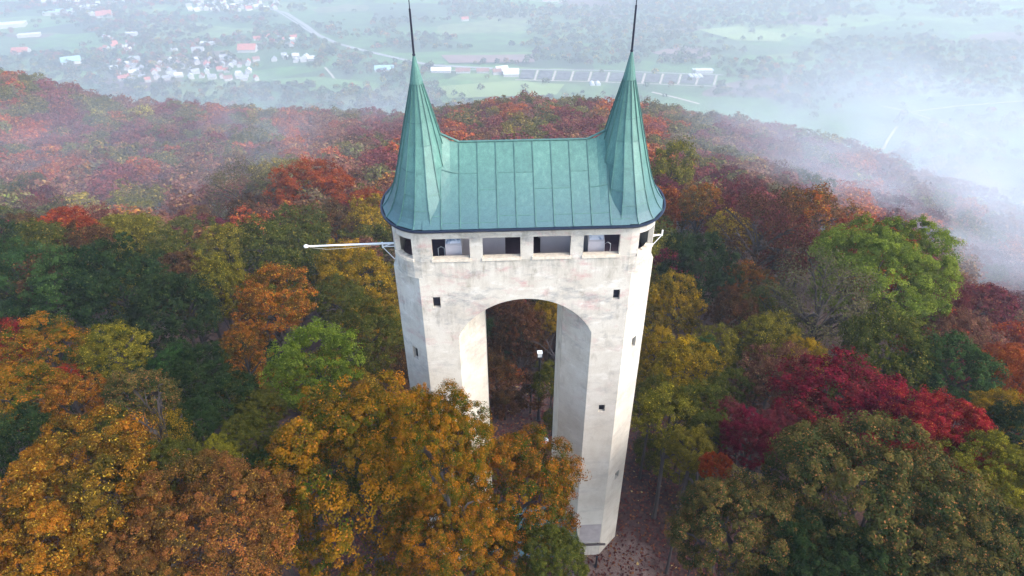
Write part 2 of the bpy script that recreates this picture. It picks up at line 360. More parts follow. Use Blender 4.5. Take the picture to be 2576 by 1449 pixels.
# slits: (leg, segment of the octagon, distance along, width, z0, z1)
def leg(s):
    path = octa(s); P = [Vector(p) for p in path]; cum = [0]
    for i in range(8): cum.append(cum[-1]+(P[(i+1) % 8]-P[i]).length)
    if s > 0:   # 0 front, 1 outer chamfer, 2 outer side, 7 inner chamfer, 6 inner side
        sl_ = [(0, .80, .29, 18.64, 19.16), (0, .65, .30, 11.91, 12.37), (1, .73, .34, 15.4, 16.02), (1, .76, .36, 6.05, 6.62), (7, .75, .27, 8.42, 8.86), (6, 1.15, .25, 14.2, 14.75),
               (2, .9, .3, 12, 12.6), (4, .7, .3, 16, 16.6), (4, .7, .3, 8, 8.6)]
    else:       # path starts at (-(A-C),0): 0 front, 1 inner chamfer, 2 inner side, 7 outer chamfer
        sl_ = [(0, .485, .32, 18.48, 19.04), (7, .62, .36, 15.15, 15.86), (2, 1.0, .28, 10, 10.5), (0, .6, .3, 11.9, 12.4), (6, 1.0, .3, 10, 10.6), (4, .7, .3, 16, 16.6)]
    holes = [(cum[i]+a, cum[i]+a+w_, z0, z1) for i, a, w_, z0, z1 in sl_]
    mb, pt, cum = shell(path, (-.6, 20.0), holes, .32)
    top = [(*p, 19.99) for p in path]; mb.quad(*top)
    mb.build('wall', M['stucco'], tower)
    for i, a, w_, z0, z1 in sl_:      # each slit: a recessed dark pane in a light frame
        u0, u1 = cum[i]+a, cum[i]+a+w_
        d = (P[(i+1) % 8]-P[i]).normalized(); nn = Vector((-d.y, d.x))
        q0 = P[i]+d*a; q1 = P[i]+d*(a+w_)
        f = MB()
        def rim(x0, x1, za, zb, dp0, dp1):
            c0 = P[i]+d*x0+nn*dp0; c1 = P[i]+d*x1+nn*dp0; e1 = P[i]+d*x1+nn*dp1; e0 = P[i]+d*x0+nn*dp1
            lo = [(*c, za) for c in (c0, c1, e1, e0)]; hi = [(*c, zb) for c in (c0, c1, e1, e0)]
            f.quad(*lo[::-1]); f.quad(*hi)
            for k in range(4): f.quad(lo[k], lo[(k+1) % 4], hi[(k+1) % 4], hi[k])
        t_ = .035
        rim(a+.002, a+w_-.002, z0+.002, z0+t_, .17, .23); rim(a+.002, a+w_-.002, z1-t_, z1-.002, .17, .23)
        rim(a+.002, a+t_, z0+t_, z1-t_, .17, .23); rim(a+w_-t_, a+w_-.002, z0+t_, z1-t_, .17, .23)
        win = f.build('window', M['post'], tower)
        g = MB(); g.quad(*[(*(P[i]+d*x+nn*.21), z) for x, z in ((a+t_, z0+t_), (a+w_-t_, z0+t_), (a+w_-t_, z1-t_), (a+t_, z1-t_))]); g.build('pane', M['dark'], win)
leg(1); leg(-1)
# arched bridge between the legs: front, back and barrel soffit
def bridge():
    mb = MB(); r = 3.2; zc = 15.62; xe = G+C_
    n = 36; xs = [-xe+2*xe*i/n for i in range(n+1)]
    for x0, x1 in zip(xs, xs[1:]):
        z0 = zc+math.sqrt(r*r-x0*x0); z1 = zc+math.sqrt(r*r-x1*x1)
        mb.quad((x0, 0, z0), (x1, 0, z1), (x1, 0, 20), (x0, 0, 20)); mb.quad((x1, B_, z1), (x0, B_, z0), (x0, B_, 20), (x1, B_, 20))
        mb.quad((x0, 0, z0), (x0, B_, z0), (x1, B_, z1), (x1, 0, z1))
    mb.build('arch', M['stucco'], tower)
bridge()
# gallery: rounded plan, openings all round
GX = 5.52
def rounded(gx, y0, y1, rx, ry, k=6):
    p = []
    for cx_, cy_, a0 in ((gx-rx, y0+ry, -90), (gx-rx, y1-ry, 0), (-gx+rx, y1-ry, 90), (-gx+rx, y0+ry, 180)):
        for i in range(k+1):
            a = R_(a0+90*i/k); p.append((cx_+rx*math.cos(a), cy_+ry*math.sin(a)))
    return p
gp = rounded(GX, 0, B_, 1.25, 1.55)
def gallery():
    n = len(gp); cum = [0]
    for i in range(n): cum.append(cum[-1]+math.hypot(gp[(i+1) % n][0]-gp[i][0], gp[(i+1) % n][1]-gp[i][1]))
    # path starts at front right end of the straight front, runs counter-clockwise; last segment is the front
    arc = cum[6]; side = cum[7]-cum[6]; bk = cum[13]; fr0 = cum[27]
    H = []
    for x0, x1 in ((-3.79, -2.27), (-1.75, -.22), (.30, 1.81), (2.33, 3.81)):
        H.append((fr0+x0+GX-1.25, fr0+x1+GX-1.25, 20.92, 21.86))
    H.append((arc*.15, arc*.64, 20.92, 21.86)); H.append((cum[7]+arc*.36, cum[7]+arc*.85, 20.92, 21.86))
    H.append((cum[14]+arc*.15, cum[14]+arc*.64, 20.92, 21.86)); H.append((cum[21]+arc*.36, cum[21]+arc*.85, 20.92, 21.86))
    bk0 = cum[13]
    for k in range(4): H.append((bk0+.45+k*2.02, bk0+.45+k*2.02+1.5, 20.92, 21.86))
    mb, pt, _ = shell(gp, (20.0, 22.48), H, .2)
    mb.quad(*[(x, y, 20.003) for x, y in gp][::-1])
    mb.build('wall', M['stucco'], tower)
    fl = MB(); gi = rounded(GX-.27, .27, B_-.27, 1.0, 1.28); fl.quad(*[(x, y, 20.15) for x, y in gi]); fl.build('floor', M['infloor'], tower)
    cl = MB(); cl.quad(*[(x, y, 22.3) for x, y in gi][::-1]); cl.build('ceiling', M['inwall'], tower)
    for h in H[:6]+[H[7]]:      # sills stand slightly proud of the wall
        s = MB(); st = [u for u in cum if h[0]+.02 < u < h[1]-.02]; us = [h[0]-.04]+st+[h[1]+.04]
        for u0, u1 in zip(us, us[1:]):
            a, b = pt(max(u0, 0), 0), pt(u1, 0); c = Vector((0, B_/2)); 
            na = (b-a).normalized(); nn = Vector((na.y, -na.x))*.05
            ai, bi = a-nn*5, b-nn*5; a = a+nn; b = b+nn
            for q in (((*a, 20.80), (*b, 20.80), (*b, 20.925), (*a, 20.925)), ((*a, 20.925), (*b, 20.925), (*bi, 20.925), (*ai, 20.925)), ((*ai, 20.80), (*bi, 20.80), (*b, 20.80), (*a, 20.80))): s.quad(*q)
            if u0 == us[0]: s.quad((*ai, 20.80), (*a, 20.80), (*a, 20.925), (*ai, 20.925))
            if u1 == us[-1]: s.quad((*b, 20.80), (*bi, 20.80), (*bi, 20.925), (*b, 20.925))
        s.build('window_sill', M['sill'], tower)
    # inner partition with two doorways, dado and pale boards
    wl = MB()
    for x0, x1 in ((-2.62, -.80), (.72, 2.62)):
        wl.box(((x0+x1)/2, 1.62, 21.2), (x1-x0, .16, 2.1)); wl.box(((x0+x1)/2, 2.9, 21.2), (x1-x0, .16, 2.1))
    for x in (-2.7, 2.7): wl.box((x, 2.26, 21.2), (.16, 1.44, 2.1))
    wl.box((0, 3.2, 21.2), (1.6, .12, 2.1))
    wl.build('inner_wall', M['inwall'], tower)
    for x0, x1 in ((-2.54, -1.0), (.86, 2.54)):
        b = MB(); b.box(((x0+x1)/2, 1.525, 21.62), (x1-x0, .03, .95)); b.build('wall_board', M['board'], tower)
    for s_ in (-1, 1):
        d = MB(); x0, x1 = sorted((s_*2.62, s_*3.30)); c = (x0+x1)/2      # slanted panorama desk
        pr = [(.55, 20.16), (1.4, 20.16), (1.4, 21.82), (1.2, 21.85), (.55, 21.22)]
        for side in (x0, x1): q = [(side, y, z) for y, z in pr]; d.quad(*(q if side == x0 else q[::-1]))
        for k in range(5): a, b2 = pr[k], pr[(k+1) % 5]; d.quad((x0, *a), (x1, *a), (x1, *b2), (x0, *b2))
        dk = d.build('panorama_desk', M['inwall'], tower)
        q = MB(); y0, z0, y1, z1 = .59, 21.28, 1.15, 21.822; q.quad((x0+.04, y0-.01, z0+.02), (x1-.04, y0-.01, z0+.02), (x1-.04, y1-.01, z1+.02), (x0+.04, y1-.01, z1+.02)); q.build('map_sheet', M['map_'], dk)
        r = MB(); xr = s_*3.50
        r.tube([(xr-.13, .9, 20.16), (xr-.13, .9, 20.9), (xr, .9, 20.98), (xr+.13, .9, 20.9), (xr+.13, .9, 20.16)], .018, 6); r.build('stair_rail', M['white'], tower)
gallery()
# roof
def roof():
    prof = [(2.65, 22.50), (2.47, 22.66), (2.28, 22.84), (2.0, 23.09), (1.5, 23.59), (1.0, 24.07), (.5, 24.54), (.0, 25.0)]
    yc = B_/2; mb = MB(); sm = MB()
    def lift(x): 
        t = max(0, min(1, (abs(x)-2.65)/.65)); return .36*t*t
    def P(x, k, sgn):
        y, z = prof[k]; return (x, yc+sgn*y, z+lift(x)*(1-y/2.7)**1.5)
    pw = .735; cols = [-4.05, -3.31]+[-3.31+pw*i for i in range(1, 9)]+[3.31, 4.05]
    cols = sorted(set(round(c, 3) for c in cols))
    for i, (x0, x1) in enumerate(zip(cols, cols[1:])):
        for sgn in (-1, 1):
            cut = {random.choice([1, 2]), random.choice([4, 5])}; p = random.random()
            sub = 2 if abs(x0) > 2 or abs(x1) > 2 else 1
            for k in range(7):
                if k in cut:
                    p = random.random()
                    a, b = Vector(P(x0, k, sgn)), Vector(P(x1, k, sgn)); o = Vector((0, 0, .014))
                    c, d = a.lerp(Vector(P(x0, k+1, sgn)), .06), b.lerp(Vector(P(x1, k+1, sgn)), .06)
                    sm.quad(a+o, b+o, d+o, c+o); sm.quad(a, b, b+o, a+o)
                for j in range(sub):
                    xa = x0+(x1-x0)*j/sub; xb = x0+(x1-x0)*(j+1)/sub
                    q = [P(xa, k, sgn), P(xb, k, sgn), P(xb, k+1, sgn), P(xa, k+1, sgn)]
                    mb.quad(*(q if sgn < 0 else q[::-1]), p=p)
            if i:
                for k in range(7):
                    a, b = Vector(P(x0, k, sgn)), Vector(P(x0, k+1, sgn)); o = Vector((0, 0, .045)); e = Vector((.018, 0, 0))
                    sm.quad(a-e, a-e+o, b-e+o, b-e); sm.quad(a+e+o, a+e, b+e, b+e+o); sm.quad(a-e+o, a+e+o, b+e+o, b-e+o)
    for x0, x1 in zip(cols[1:-1], cols[2:-1]):
        sm.tube([(x0, yc, 25.02+lift(x0)), (x1, yc, 25.02+lift(x1))], .045, 6)
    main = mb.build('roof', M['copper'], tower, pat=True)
    sm.build('roof_seams', M['seam'], main)
    # spires
    lv = [(22.50, 1.84, 2.65), (22.62, 1.70, 2.52), (22.80, 1.56, 2.40), (23.10, 1.40, 2.27), (23.57, 1.21, 2.02), (24.34, 1.0, 1.52), (25.2, .79, .96), (26.0, .585, .62), (26.6, .43, .44), (27.1, .30, .30), (27.5, .195, .195)]
    nf = 16
    for s_ in (-1, 1):
        cx_ = s_*4.05; mb = MB(); sm = MB()
        def Q(k, j):
            z, a, b = lv[k]; th = 2*math.pi*(j+.5)/nf; return (cx_+a*math.cos(th), yc+b*math.sin(th), z)
        for j in range(nf):
            p = random.random(); cut = {random.choice([2, 3]), 4, random.choice([5, 6]), random.choice([7, 8])}
            if j % 2: cut = {3, 5, 7}
            for k in range(len(lv)-1):
                if k in cut:
                    p = random.random(); a, b = Vector(Q(k, j)), Vector(Q(k, j+1)); o = Vector(((a.x-cx_)*.014, (a.y-yc)*.012, .004)); c, d = a.lerp(Vector(Q(k+1, j)), .05), b.lerp(Vector(Q(k+1, j+1)), .05)
                    sm.quad(a+o, b+o, d+o, c+o)
                mb.quad(Q(k, j), Q(k, j+1), Q(k+1, j+1), Q(k+1, j), p=p)
                a, b = Vector(Q(k, j)), Vector(Q(k+1, j)); t = Vector((-(a.y-yc), a.x-cx_, 0)).normalized()*.014; o = Vector((a.x-cx_, a.y-yc, .3)).normalized()*.04; o2 = Vector((b.x-cx_, b.y-yc, .3)).normalized()*.04
                sm.quad(a-t, a-t+o, b-t+o2, b-t); sm.quad(a+t+o, a+t, b+t, b+t+o2); sm.quad(a-t+o, a+t+o, b+t+o2, b-t+o2)
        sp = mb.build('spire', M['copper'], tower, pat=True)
        sm.build('spire_seams', M['seam'], sp)
        cp = MB(); cp.tube([(cx_, yc, 27.38), (cx_, yc, 27.5), (cx_, yc, 28.38)], [.26, .235, .05], 12); cp.build('spire_cap', M['copper'], sp)
        rd = MB(); rd.tube([(cx_, yc, 28.3), (cx_, yc, 28.45), (cx_, yc, 30.0), (cx_, yc, 30.02), (cx_, yc, 31.2)], [.045, .042, .036, .018, .012], 8)
        rd.sphere((cx_, yc, 28.42), .06); rd.build('lightning_rod', M['rod'], sp)
    # dark gutter following the eaves
    ep = []
    for k in range(41): a = R_(-90+180*k/40); ep.append((4.05+1.84*math.cos(a), yc+2.65*math.sin(a)))
    for k in range(41): a = R_(90+180*k/40); ep.append((-4.05+1.84*math.cos(a), yc+2.65*math.sin(a)))
    g = MB(); n = len(ep)
    for i in range(n):
        a, b = ep[i], ep[(i+1) % n]
        def sc(p, k): 
            cx2 = max(-4.05, min(4.05, p[0])); return (cx2+(p[0]-cx2)*(1+k), yc+(p[1]-yc)*(1+k*.7))
        for (k0, z0), (k1, z1) in (((.012, 22.495), (.05, 22.50)), ((.05, 22.50), (.055, 22.44)), ((.055, 22.44), (.02, 22.36)), ((.02, 22.36), (-.16, 22.40))):
            g.quad((*sc(a, k0), z0), (*sc(b, k0), z0), (*sc(b, k1), z1), (*sc(a, k1), z1))
    g.build('gutter', M['gutter'], tower)
roof()
# foot of the legs
pl = MB(); pl.quad((3.18, -.012, 1.25), (A-C_-.05, -.012, 1.25), (A-C_-.05, -.012, 2.95), (3.18, -.012, 2.95)); 
pl.quad((3.18, -.012, 2.95), (A-C_-.05, -.012, 2.95), (A-C_-.05, .0, 2.95), (3.18, 0, 2.95)); pl.build('plinth', M['plinth'], tower)
br = MB(); br.box((4.0, -.1, 1.16), (1.45, .08, .10)); br.box((3.5, -.05, 1.16), (.06, .1, .06)); br.box((4.3, -.05, 1.16), (.06, .1, .06)); br.build('rail', M['bar'], tower)
# copper hood over the passage between the legs
def hood():
    h = MB(); x0, x1 = -2.9, 2.95
    h.quad((x0, -1.5, 2.45), (x1, -1.5, 2.45), (x1, .0, 3.2), (x0, .0, 3.2)); h.quad((x0, 0, 3.2), (x1, 0, 3.2), (1.85, 1.1, 3.3), (-1.85, 1.1, 3.3))
    h.quad((x0, -1.5, 2.38), (x0, 0, 3.12), (x1, 0, 3.12), (x1, -1.5, 2.38)); h.quad((x0, -1.5, 2.38), (x1, -1.5, 2.38), (x1, -1.5, 2.45), (x0, -1.5, 2.45))
    for x in (x0, x1): h.quad((x, -1.5, 2.38), (x, -1.5, 2.45), (x, 0, 3.2), (x, 0, 3.12))
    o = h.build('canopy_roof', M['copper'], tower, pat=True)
    e = MB(); e.tube([(1.9, 1.12, 3.34), (2.98, -.02, 3.28)], .05, 6); e.tube([(x0, -1.53, 2.42), (x1, -1.53, 2.42)], .06, 6); e.build('flashing', M['gutter'], o)
    for x in (-2.7, 2.75):
        p = MB(); p.box((x, -1.35, 1.2), (.12, .12, 2.4)); p.build('canopy_post', M['bar'], tower)
    d = MB(); d.box((-1.9, .5, 1.05), (.9, .06, 2.1), rot=R_(-45)); d.build('door', M['bar'], tower)
hood()
# bollard by the corner of the right leg
b_ = MB(); b_.tube([(4.15, -.75, 0), (4.15, -.75, .95)], .06, 10); b_.sphere((4.15, -.75, .97), .07); b_.tube([(4.15, -.75, 0), (4.15, -.75, .05)], .13, 10)
tag(b_.build('bollard', M['post']), 'short dark bollard at the foot of the right tower leg', 'bollard')
# flag poles, fixed below the gallery openings
def flagpole(s_, yaw, length, y0, z0, label):
    r = empty('flagpole', (s_*GX, y0, z0)); r.rotation_euler = (0, 0, yaw); tag(r, label, 'flagpole')
    br = MB(); br.tube([(.0, -.02, .0), (.66, 0, .0)], .022, 6); br.tube([(.0, -.28, .06), (.66, 0, .0)], .02, 6); br.tube([(.1, 0, -.78), (.3, 0, -.52), (.66, 0, -.02)], .02, 6); br.build('bracket', M['white'], r)
    if length:
        p = MB(); p.tube([(-.05, 0, .16), (.72, 0, .16), (length, 0, .12)], [.05, .048, .035], 10); p.build('pole', M['white'], r)
        b = MB(); b.sphere((length+.1, 0, .12), .085, sc=(1.25, 1, 1)); b.tube([(length-.03, 0, .12), (length+.04, 0, .12)], .05, 8); b.build('finial', M['white'], r)
        k = MB(); k.tube([(length-.05, 0, .06), (length*.8, 0, -.06), (length*.55, 0, -.02), (.75, 0, .1)], .010, 5); k.build('halyard', M['rope'], r)
    c = MB(); c.tube([(.66, 0, -.06), (.66, 0, .22)], .035, 8); c.build('clamp', M['white'], r)
    return r
flagpole(-1, math.pi, 3.88, 2.25, 20.26, 'long white flagpole sticking out level from the left side of the gallery')
flagpole(1, 0, 0, 2.25, 20.50, 'empty white flagpole bracket on the right side of the gallery')
# lamps behind the arch
def lamp(x, y, h, kind, label):
    g0 = gz(x, y); r = empty('street_lamp', (x, y, g0)); tag(r, label, 'street lamp')
    p = MB()
    if kind == 'box':
        p.tube([(0, 0, -.2), (0, 0, .8), (0, 0, .85), (0, 0, h-.40)], [.12, .11, .09, .08], 10); p.tube([(0, 0, 0), (0, 0, .06)], .2, 10); p.build('pole', M['post'], r)
        hd = MB(); hd.box((0, 0, h-.36), (.36, .36, .08)); 
        for a, b in ((-1, -1), (1, -1), (1, 1), (-1, 1)): hd.box((a*.16, b*.16, h-.17), (.03, .03, .30))
        hd.build('lamp_frame', M['post'], r)
        g = MB(); g.box((0, 0, h-.17), (.28, .28, .28)); g.build('lamp_glass', M['lampglass'], r)
        t = MB(); t.box((0, 0, h+.012), (.34, .34, .05)); t.build('lamp_lid', M['white'], r)
    else:
        p.tube([(0, 0, -.2), (0, 0, h-.2)], [.055, .04], 10); p.tube([(0, 0, 0), (0, 0, .05)], .14, 10); p.build('pole', M['bark'], r)
        g = MB(); g.sphere((0, 0, h-.1), .26, 16, 10, (1, 1, .62)); g.build('lamp_shade', M['lampglass'], r)
lamp(1.66, 11.05, 6.45-gz(1.66, 11.05), 'box', 'tall black lamp post with square white lantern behind the arch')
lamp(1.60, 5.7, 3.8, 'ball', 'low lamp with round white head just behind the right tower leg')

# ------------------------------------------------------------------ trees
def leafmat(name, A_, B2, C2, fac_tip=.5):
    m, t, b = mat(name)
    v = N(t, 'ShaderNodeAttribute', attribute_name='v'); o = N(t, 'ShaderNodeAttribute', attribute_name='o'); oi = N(t, 'ShaderNodeObjectInfo')
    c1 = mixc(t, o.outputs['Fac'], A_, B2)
    tc = N(t, 'ShaderNodeTexCoord'); nn = N(t, 'ShaderNodeTexNoise'); nn.inputs['Scale'].default_value = 1.5; nn.inputs['Detail'].default_value = 3; L(t, tc.outputs['Object'], nn.inputs['Vector'])
    sh = N(t, 'ShaderNodeVectorMath', operation='ADD'); L(t, tc.outputs['Object'], sh.inputs[0]); L(t, oi.outputs['Location'], sh.inputs[1]); L(t, sh.outputs[0], nn.inputs['Vector'])
    mn = N(t, 'ShaderNodeMapRange'); mn.inputs[1].default_value = .50; mn.inputs[2].default_value = .72; mn.inputs[4].default_value = .62 if name not in ('foliage_dark_green', 'foliage_cool_green') else .25; L(t, nn.outputs[0], mn.inputs[0])
    c1 = mixc(t, mn.outputs[0], c1, tuple(.5*q+.5*w_ for q, w_ in zip(A_, (.075, .085, .018))))
    r = N(t, 'ShaderNodeMapRange'); r.inputs[1].default_value = .88; r.inputs[2].default_value = .97; L(t, v.outputs['Fac'], r.inputs[0])
    c2 = mixc(t, r.outputs[0], c1, C2)
    hs = N(t, 'ShaderNodeHueSaturation'); L(t, c2, hs.inputs['Color'])
    mh = N(t, 'ShaderNodeMapRange'); mh.inputs[3].default_value = .49; mh.inputs[4].default_value = .512; L(t, oi.outputs['Random'], mh.inputs[0]); L(t, mh.outputs[0], hs.inputs['Hue'])
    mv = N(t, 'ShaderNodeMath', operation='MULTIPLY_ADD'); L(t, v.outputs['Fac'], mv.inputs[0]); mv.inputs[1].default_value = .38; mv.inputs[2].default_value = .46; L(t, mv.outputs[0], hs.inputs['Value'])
    t.nodes.remove(b); df = N(t, 'ShaderNodeBsdfDiffuse'); tl = N(t, 'ShaderNodeBsdfTranslucent'); mx = N(t, 'ShaderNodeMixShader'); mx.inputs[0].default_value = .2
    L(t, hs.outputs[0], df.inputs[0]); L(t, hs.outputs[0], tl.inputs[0]); L(t, df.outputs[0], mx.inputs[1]); L(t, tl.outputs[0], mx.inputs[2])
    L(t, mx.outputs[0], t.nodes['Material Output'].inputs[0]); return m
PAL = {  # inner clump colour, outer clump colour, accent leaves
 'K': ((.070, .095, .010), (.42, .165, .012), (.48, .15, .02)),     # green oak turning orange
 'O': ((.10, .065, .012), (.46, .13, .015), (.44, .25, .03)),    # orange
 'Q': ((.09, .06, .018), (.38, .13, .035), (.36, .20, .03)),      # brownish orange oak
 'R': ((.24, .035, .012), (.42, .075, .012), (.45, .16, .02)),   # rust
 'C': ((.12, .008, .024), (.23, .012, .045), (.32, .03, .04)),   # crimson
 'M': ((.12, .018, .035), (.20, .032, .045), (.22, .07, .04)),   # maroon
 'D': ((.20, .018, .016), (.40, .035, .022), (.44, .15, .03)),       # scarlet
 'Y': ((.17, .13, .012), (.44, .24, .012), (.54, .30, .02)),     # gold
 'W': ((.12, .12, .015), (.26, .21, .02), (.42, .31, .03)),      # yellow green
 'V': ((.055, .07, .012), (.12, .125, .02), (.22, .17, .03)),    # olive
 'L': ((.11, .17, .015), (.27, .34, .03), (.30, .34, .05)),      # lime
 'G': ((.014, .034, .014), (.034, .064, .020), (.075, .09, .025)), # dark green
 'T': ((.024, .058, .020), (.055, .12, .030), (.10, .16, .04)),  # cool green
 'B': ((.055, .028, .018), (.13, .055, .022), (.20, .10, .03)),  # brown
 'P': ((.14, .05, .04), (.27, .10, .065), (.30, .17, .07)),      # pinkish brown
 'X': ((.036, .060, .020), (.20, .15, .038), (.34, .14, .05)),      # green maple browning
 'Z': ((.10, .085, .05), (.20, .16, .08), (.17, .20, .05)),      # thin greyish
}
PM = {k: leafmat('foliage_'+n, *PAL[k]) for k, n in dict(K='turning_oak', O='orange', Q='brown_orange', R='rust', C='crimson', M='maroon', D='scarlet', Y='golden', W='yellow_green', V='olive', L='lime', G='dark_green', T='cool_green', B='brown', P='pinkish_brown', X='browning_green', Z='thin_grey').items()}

def crown_cloud(rg, nleaf, leaf, nl=34, sub=16, lobe=(.24, .40), spread=.34, low=-.55):
    """leaf quads of a unit crown: lobes over the dome, twig clumps over the lobes; returns verts(n,4,3), v, o"""
    i = np.arange(nl)+.5; zz = 1-(1-low)*i/nl; ph = i*2.39996+rg.uniform(0, 6)
    rr = np.sqrt(np.maximum(0, 1-zz*zz)); Ld = np.stack([rr*np.cos(ph), rr*np.sin(ph), zz], 1)+rg.normal(0, .12, (nl, 3))
    Ld /= np.linalg.norm(Ld, axis=1)[:, None]
    lr = rg.uniform(*lobe, nl); rad = rg.uniform(.66, 1.06, nl)-lr*.75
    Lc = Ld*rad[:, None]; Lc[:, 2] *= np.where(Lc[:, 2] < 0, .8, 1.)
    # twig clumps
    li = np.repeat(np.arange(nl), sub); n2 = len(li)
    dr = rg.normal(0, 1, (n2, 3))+Ld[li]*.9+np.array([0, 0, .45]); dr /= np.linalg.norm(dr, axis=1)[:, None]
    tip = rg.uniform(.62, 1.14, n2)+.22*(rg.random(n2) > .92); Sc = Lc[li]+dr*(lr[li]*tip)[:, None]
    sr = lr[li]*rg.uniform(spread*.55, spread, n2)
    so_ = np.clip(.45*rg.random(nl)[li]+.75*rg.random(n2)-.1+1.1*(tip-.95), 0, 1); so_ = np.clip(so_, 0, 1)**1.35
    k = rg.integers(0, n2, nleaf); g = rg.normal(0, 1, (nleaf, 3)); g /= np.maximum(1, np.linalg.norm(g, axis=1)/1.5)[:, None]
    P = Sc[k]+g*sr[k][:, None]*np.array([1, 1, .75])
    nrm = rg.normal(0, 1, (nleaf, 3))*.5+dr[k]*.9+g*.35+np.array([0, 0, .25]); nrm /= np.linalg.norm(nrm, axis=1)[:, None]
    t = np.cross(nrm, rg.normal(0, 1, (nleaf, 3))); t /= np.linalg.norm(t, axis=1)[:, None]; bt = np.cross(nrm, t)
    s = leaf*rg.uniform(.6, 1.25, nleaf)[:, None]
    V = np.stack([P-t*s, P-bt*s*.55+nrm*s*.12, P+t*s, P+bt*s*.55+nrm*s*.12], 1)
    return V.astype(np.float32), rg.random(nleaf).astype(np.float32), so_[k].astype(np.float32)
def quads_mesh(name, V, attrs):
    n = len(V); me = bpy.data.meshes.new(name); me.vertices.add(n*4); me.vertices.foreach_set('co', V.reshape(-1))
    me.loops.add(n*4); me.loops.foreach_set('vertex_index', np.arange(n*4, dtype=np.int32)); me.polygons.add(n)
    me.polygons.foreach_set('loop_start', np.arange(0, n*4, 4, dtype=np.int32)); me.polygons.foreach_set('loop_total', np.full(n, 4, np.int32))
    me.update(calc_edges=True)
    for k, a in attrs.items():
        if a.ndim == 1: at = me.attributes.new(k, 'FLOAT', 'FACE'); at.data.foreach_set('value', a)
        else: at = me.attributes.new(k, 'FLOAT_COLOR', 'FACE'); at.data.foreach_set('color', np.concatenate([a, np.ones((n, 1))], 1).astype(np.float32).ravel())
    return me
def crown_mesh(name, seed, *a, **k):
    V, v, o = crown_cloud(np.random.default_rng(seed), *a, **k); me = quads_mesh(name, V, dict(v=v, o=o)); me.materials.append(PM['V']); return me
def trunk_mesh(seed, bare=0):
    rg = random.Random(seed); m = MB()
    lean = rg.uniform(-.08, .08)
    m.tube([(0, 0, -.08), (.01, 0, .1), (lean, .03, .55), (lean*1.4, .02, 1.0), (lean*1.5, 0, 1.06)], [.085, .06, .05, .03, .012], 7)
    for i in range(9+bare*9):
        a = i*2.4+rg.uniform(-.4, .4); z0 = rg.uniform(.5, .95); r = rg.uniform(.4, .72 if not bare else .95); z1 = min(z0+rg.uniform(.12, .34), 1+(.05+.17*bare)*math.sqrt(1-r*r))
        p0 = Vector((lean*z0, .02, z0)); p2 = Vector((math.cos(a)*r, math.sin(a)*r, z1)); p1 = p0.lerp(p2, .5)+Vector((0, 0, -.03+.08*rg.random()))
        m.tube([p0, p1, p2], [.022, .013, .004], 5, cap=False)
        for j in range(3+bare*5):
            t = rg.uniform(.35, .95); q = p1.lerp(p2, (t-.3)/.7) if t > .3 else p1; b = a+rg.uniform(-1.2, 1.2); l = rg.uniform(.15, .34)
            e = q+Vector((math.cos(b)*l, math.sin(b)*l, rg.uniform(.0, .03+.05*bare))); m.tube([q, q.lerp(e, .5)+Vector((0, 0, .015)), e], [.007, .005, .0015], 4, cap=False)
    me = bpy.data.meshes.new('trunk'); me.from_pydata(m.v, [], m.f); me.materials.append(M['bark']); me.update(); return me
CR = {0: [crown_mesh('crown', 10+i, 115000, .0130, nl=60, sub=24, lobe=(.17, .30), spread=.20) for i in range(3)],
      1: [crown_mesh('crown', 20+i, 28000, .0215, nl=42, sub=20, lobe=(.2, .34), spread=.22) for i in range(5)],
      2: [crown_mesh('crown', 30+i, 9000, .036, nl=32, sub=16, spread=.26) for i in range(5)],
      3: [crown_mesh('crown', 40+i, 9000, .018, nl=40, sub=16, lobe=(.2, .32), spread=.55) for i in range(2)]}   # thin crowns
TR = [trunk_mesh(i) for i in range(4)]; TRB = [trunk_mesh(9+i, 1) for i in range(2)]
placed = []; tcount = 0
def tree(x, y, zc, r, rz, pal, lod, label, group=None, thin=False):
    global tcount
    g0 = gz(x, y); r0 = empty('broadleaf_tree', (x, y, g0)); tag(r0, label, 'tree', group)
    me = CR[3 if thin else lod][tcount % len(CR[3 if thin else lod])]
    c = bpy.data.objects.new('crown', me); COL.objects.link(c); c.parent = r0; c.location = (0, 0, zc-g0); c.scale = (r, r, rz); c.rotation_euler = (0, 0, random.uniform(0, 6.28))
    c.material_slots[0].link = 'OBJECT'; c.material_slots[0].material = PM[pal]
    tm = (TRB if thin else TR)[tcount % 2 if thin else tcount % 4]
    t = bpy.data.objects.new('trunk', tm); COL.objects.link(t); t.parent = r0; t.scale = (r, r, max(3., zc-g0)); t.rotation_euler = (0, 0, random.uniform(0, 6.28))
    placed.append((x, y, r)); tcount += 1
    return r0
def canopy_hit(px, py):
    d = ray(px, py); t = np.geomspace(8, 900, 900); X = cO[0]+d[0]*t; Y = cO[1]+d[1]*t; Z = cO[2]+d[2]*t
    c, _, _ = canopy(X, Y); i = np.nonzero(Z < c)[0]; i = i[0] if len(i) else len(t)-1
    return float(t[i]), np.array([X[i], Y[i], Z[i]])
COLN = dict(K='golden green oak', O='orange', Q='brownish orange', R='rust red', C='crimson', M='maroon', D='scarlet', Y='golden yellow', W='yellow-green', V='olive green', L='lime green', G='dark green', T='cool mid green', B='dark brown', P='pinkish brown', X='green and brown', Z='thin grey-brown')
